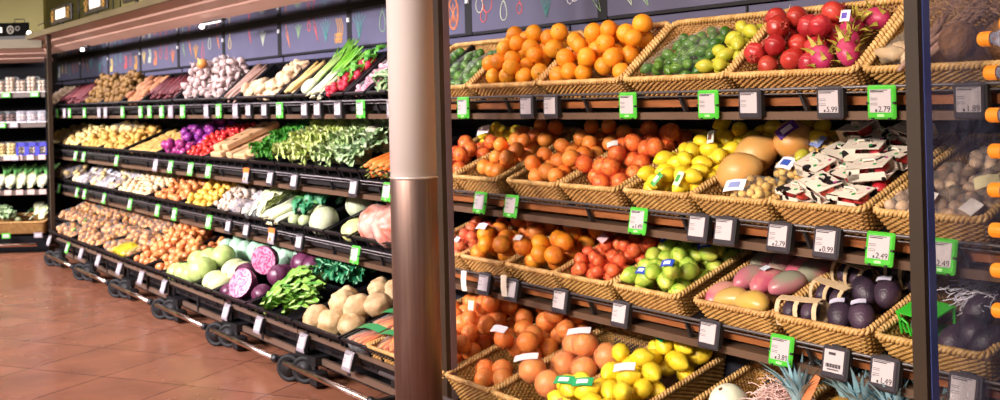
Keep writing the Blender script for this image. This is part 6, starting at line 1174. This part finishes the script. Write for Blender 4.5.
    for n, m in zip(('woven_wall', 'rim', 'lining'), ms): ob(n, m, o)
    for k in range(16):
        i, j = k % 8, k // 8
        spawn(['chinese_cabbage', 'leek', 'kohlrabi', 'savoy'][k % 4], U @ T(-.10 - .10 * j - .13 * i, .02 + .12 * j, .37 + .04 * j) @ RX(R(14)) @ S(.8 if k % 4 != 1 else .5), 'wrapped vegetable in the wicker tray of the end unit, %s row, %s from the right' % (['front', 'rear'][j], ['first', 'second', 'third', 'fourth', 'fifth', 'sixth', 'seventh', 'eighth'][i]), 'vegetable', 'vegetables in the wicker tray', rng=rg)
    gm = mat('tag_green', '#58d838'); scr = MATS['tag_screen']
    for k, (x, z, c, lab) in enumerate(((-.12, 1.80, 'g', 'green price tag under the mushroom bags, right one of the end unit'), (-.44, 1.80, 'g', 'green price tag under the mushroom bags, left one of the end unit'), (-.50, 1.46, 'g', 'green price tag at the left of the second shelf in the end unit'), (-.36, 1.46, 'w', 'white price tag under the second shelf packs of the end unit'), (-.36, 1.09, 'w', 'white price tag under the blue packs of the end unit'), (-.46, .22, 'g', 'green price tag on the wicker tray of the end unit'), (-.10, .22, 'w', 'pale price tag at the right of the wicker tray in the end unit'))):
        o = tag(ob('price_tag', MB().bev(-.05, .05, 0, .012, -.06, 0, .004).mesh('price_tag', gm if c == 'g' else MATS['tag_white_frame'], False), None, U @ T(x, -.034 if z > .3 else -.07, z + .01)), lab, 'price tag', 'price tags of the end unit'); ob('screen', MB().box(-.035, .035, -.002, 0, -.048, -.012).mesh('screen', scr, False), o)
    # black signboard on top
    p = tag(ob('signboard', MB().bev(-.9, -.165, 0, .03, 0, .15, .004).mesh('signboard', mat('signboard_black', '#0a0806', rough=.9, spec=.1), False), None, U @ T(0, -.05, 2.44)), 'black signboard with a pale plate and round emblem above the end unit', 'sign')
    ob('plate', MB().box(-.56, -.46, -.006, 0, .04, .10).mesh('plate', MATS['sign_white'], False), p)
    b = MB(); b.tube(ring_pts(-.365, .07, .035, .04), .007, 6, M=T(0, -.006, 0)).tube([(-.385, -.006, .05), (-.365, -.006, .085), (-.345, -.006, .05)], .006, 5); b.tube(ring_pts(-.285, .085, .022, .022), .004, 6, M=T(0, -.006, 0)); ob('emblem', b.mesh('emblem', mat('emblem_grey', '#b9b4a4', rough=.5)), p)
    ob('bracket', MB().tube([(-.33, .03, .15), (-.33, .03, .19), (-.22, .03, .19), (-.22, .03, .15)], .006, 5).box(-.9, -.1, .0, .05, -.04, 0).mesh('bracket', mat('wire_black', '#2a261e'), False), p)
    p = tag(ob('spot_lamp', MB().lathe([(0, 0), (.028, 0), (.032, .03), (.022, .09), (0, .10)], 12, RX(-PI / 2 - .3)).box(-.012, .012, .06, .09, -.07, .0).mesh('spot_lamp', MATS['lamp_black']), None, U @ T(-.14, -.10, 2.47)), 'small white spotlight beside the black signboard above the end unit', 'lamp'); ob('lens', MB().lathe([(0, -.003), (.024, -.003), (.026, .002), (0, .004)], 12, RX(-PI / 2 - .3)).mesh('lens', MATS['bulb_light']), p)
    struct(ob('wall_end', MB().box(-3.0, -.26, .60, .68, 0, 4.0).mesh('wall_end', MATS['olive_wall'], False), None, U))
end_unit()
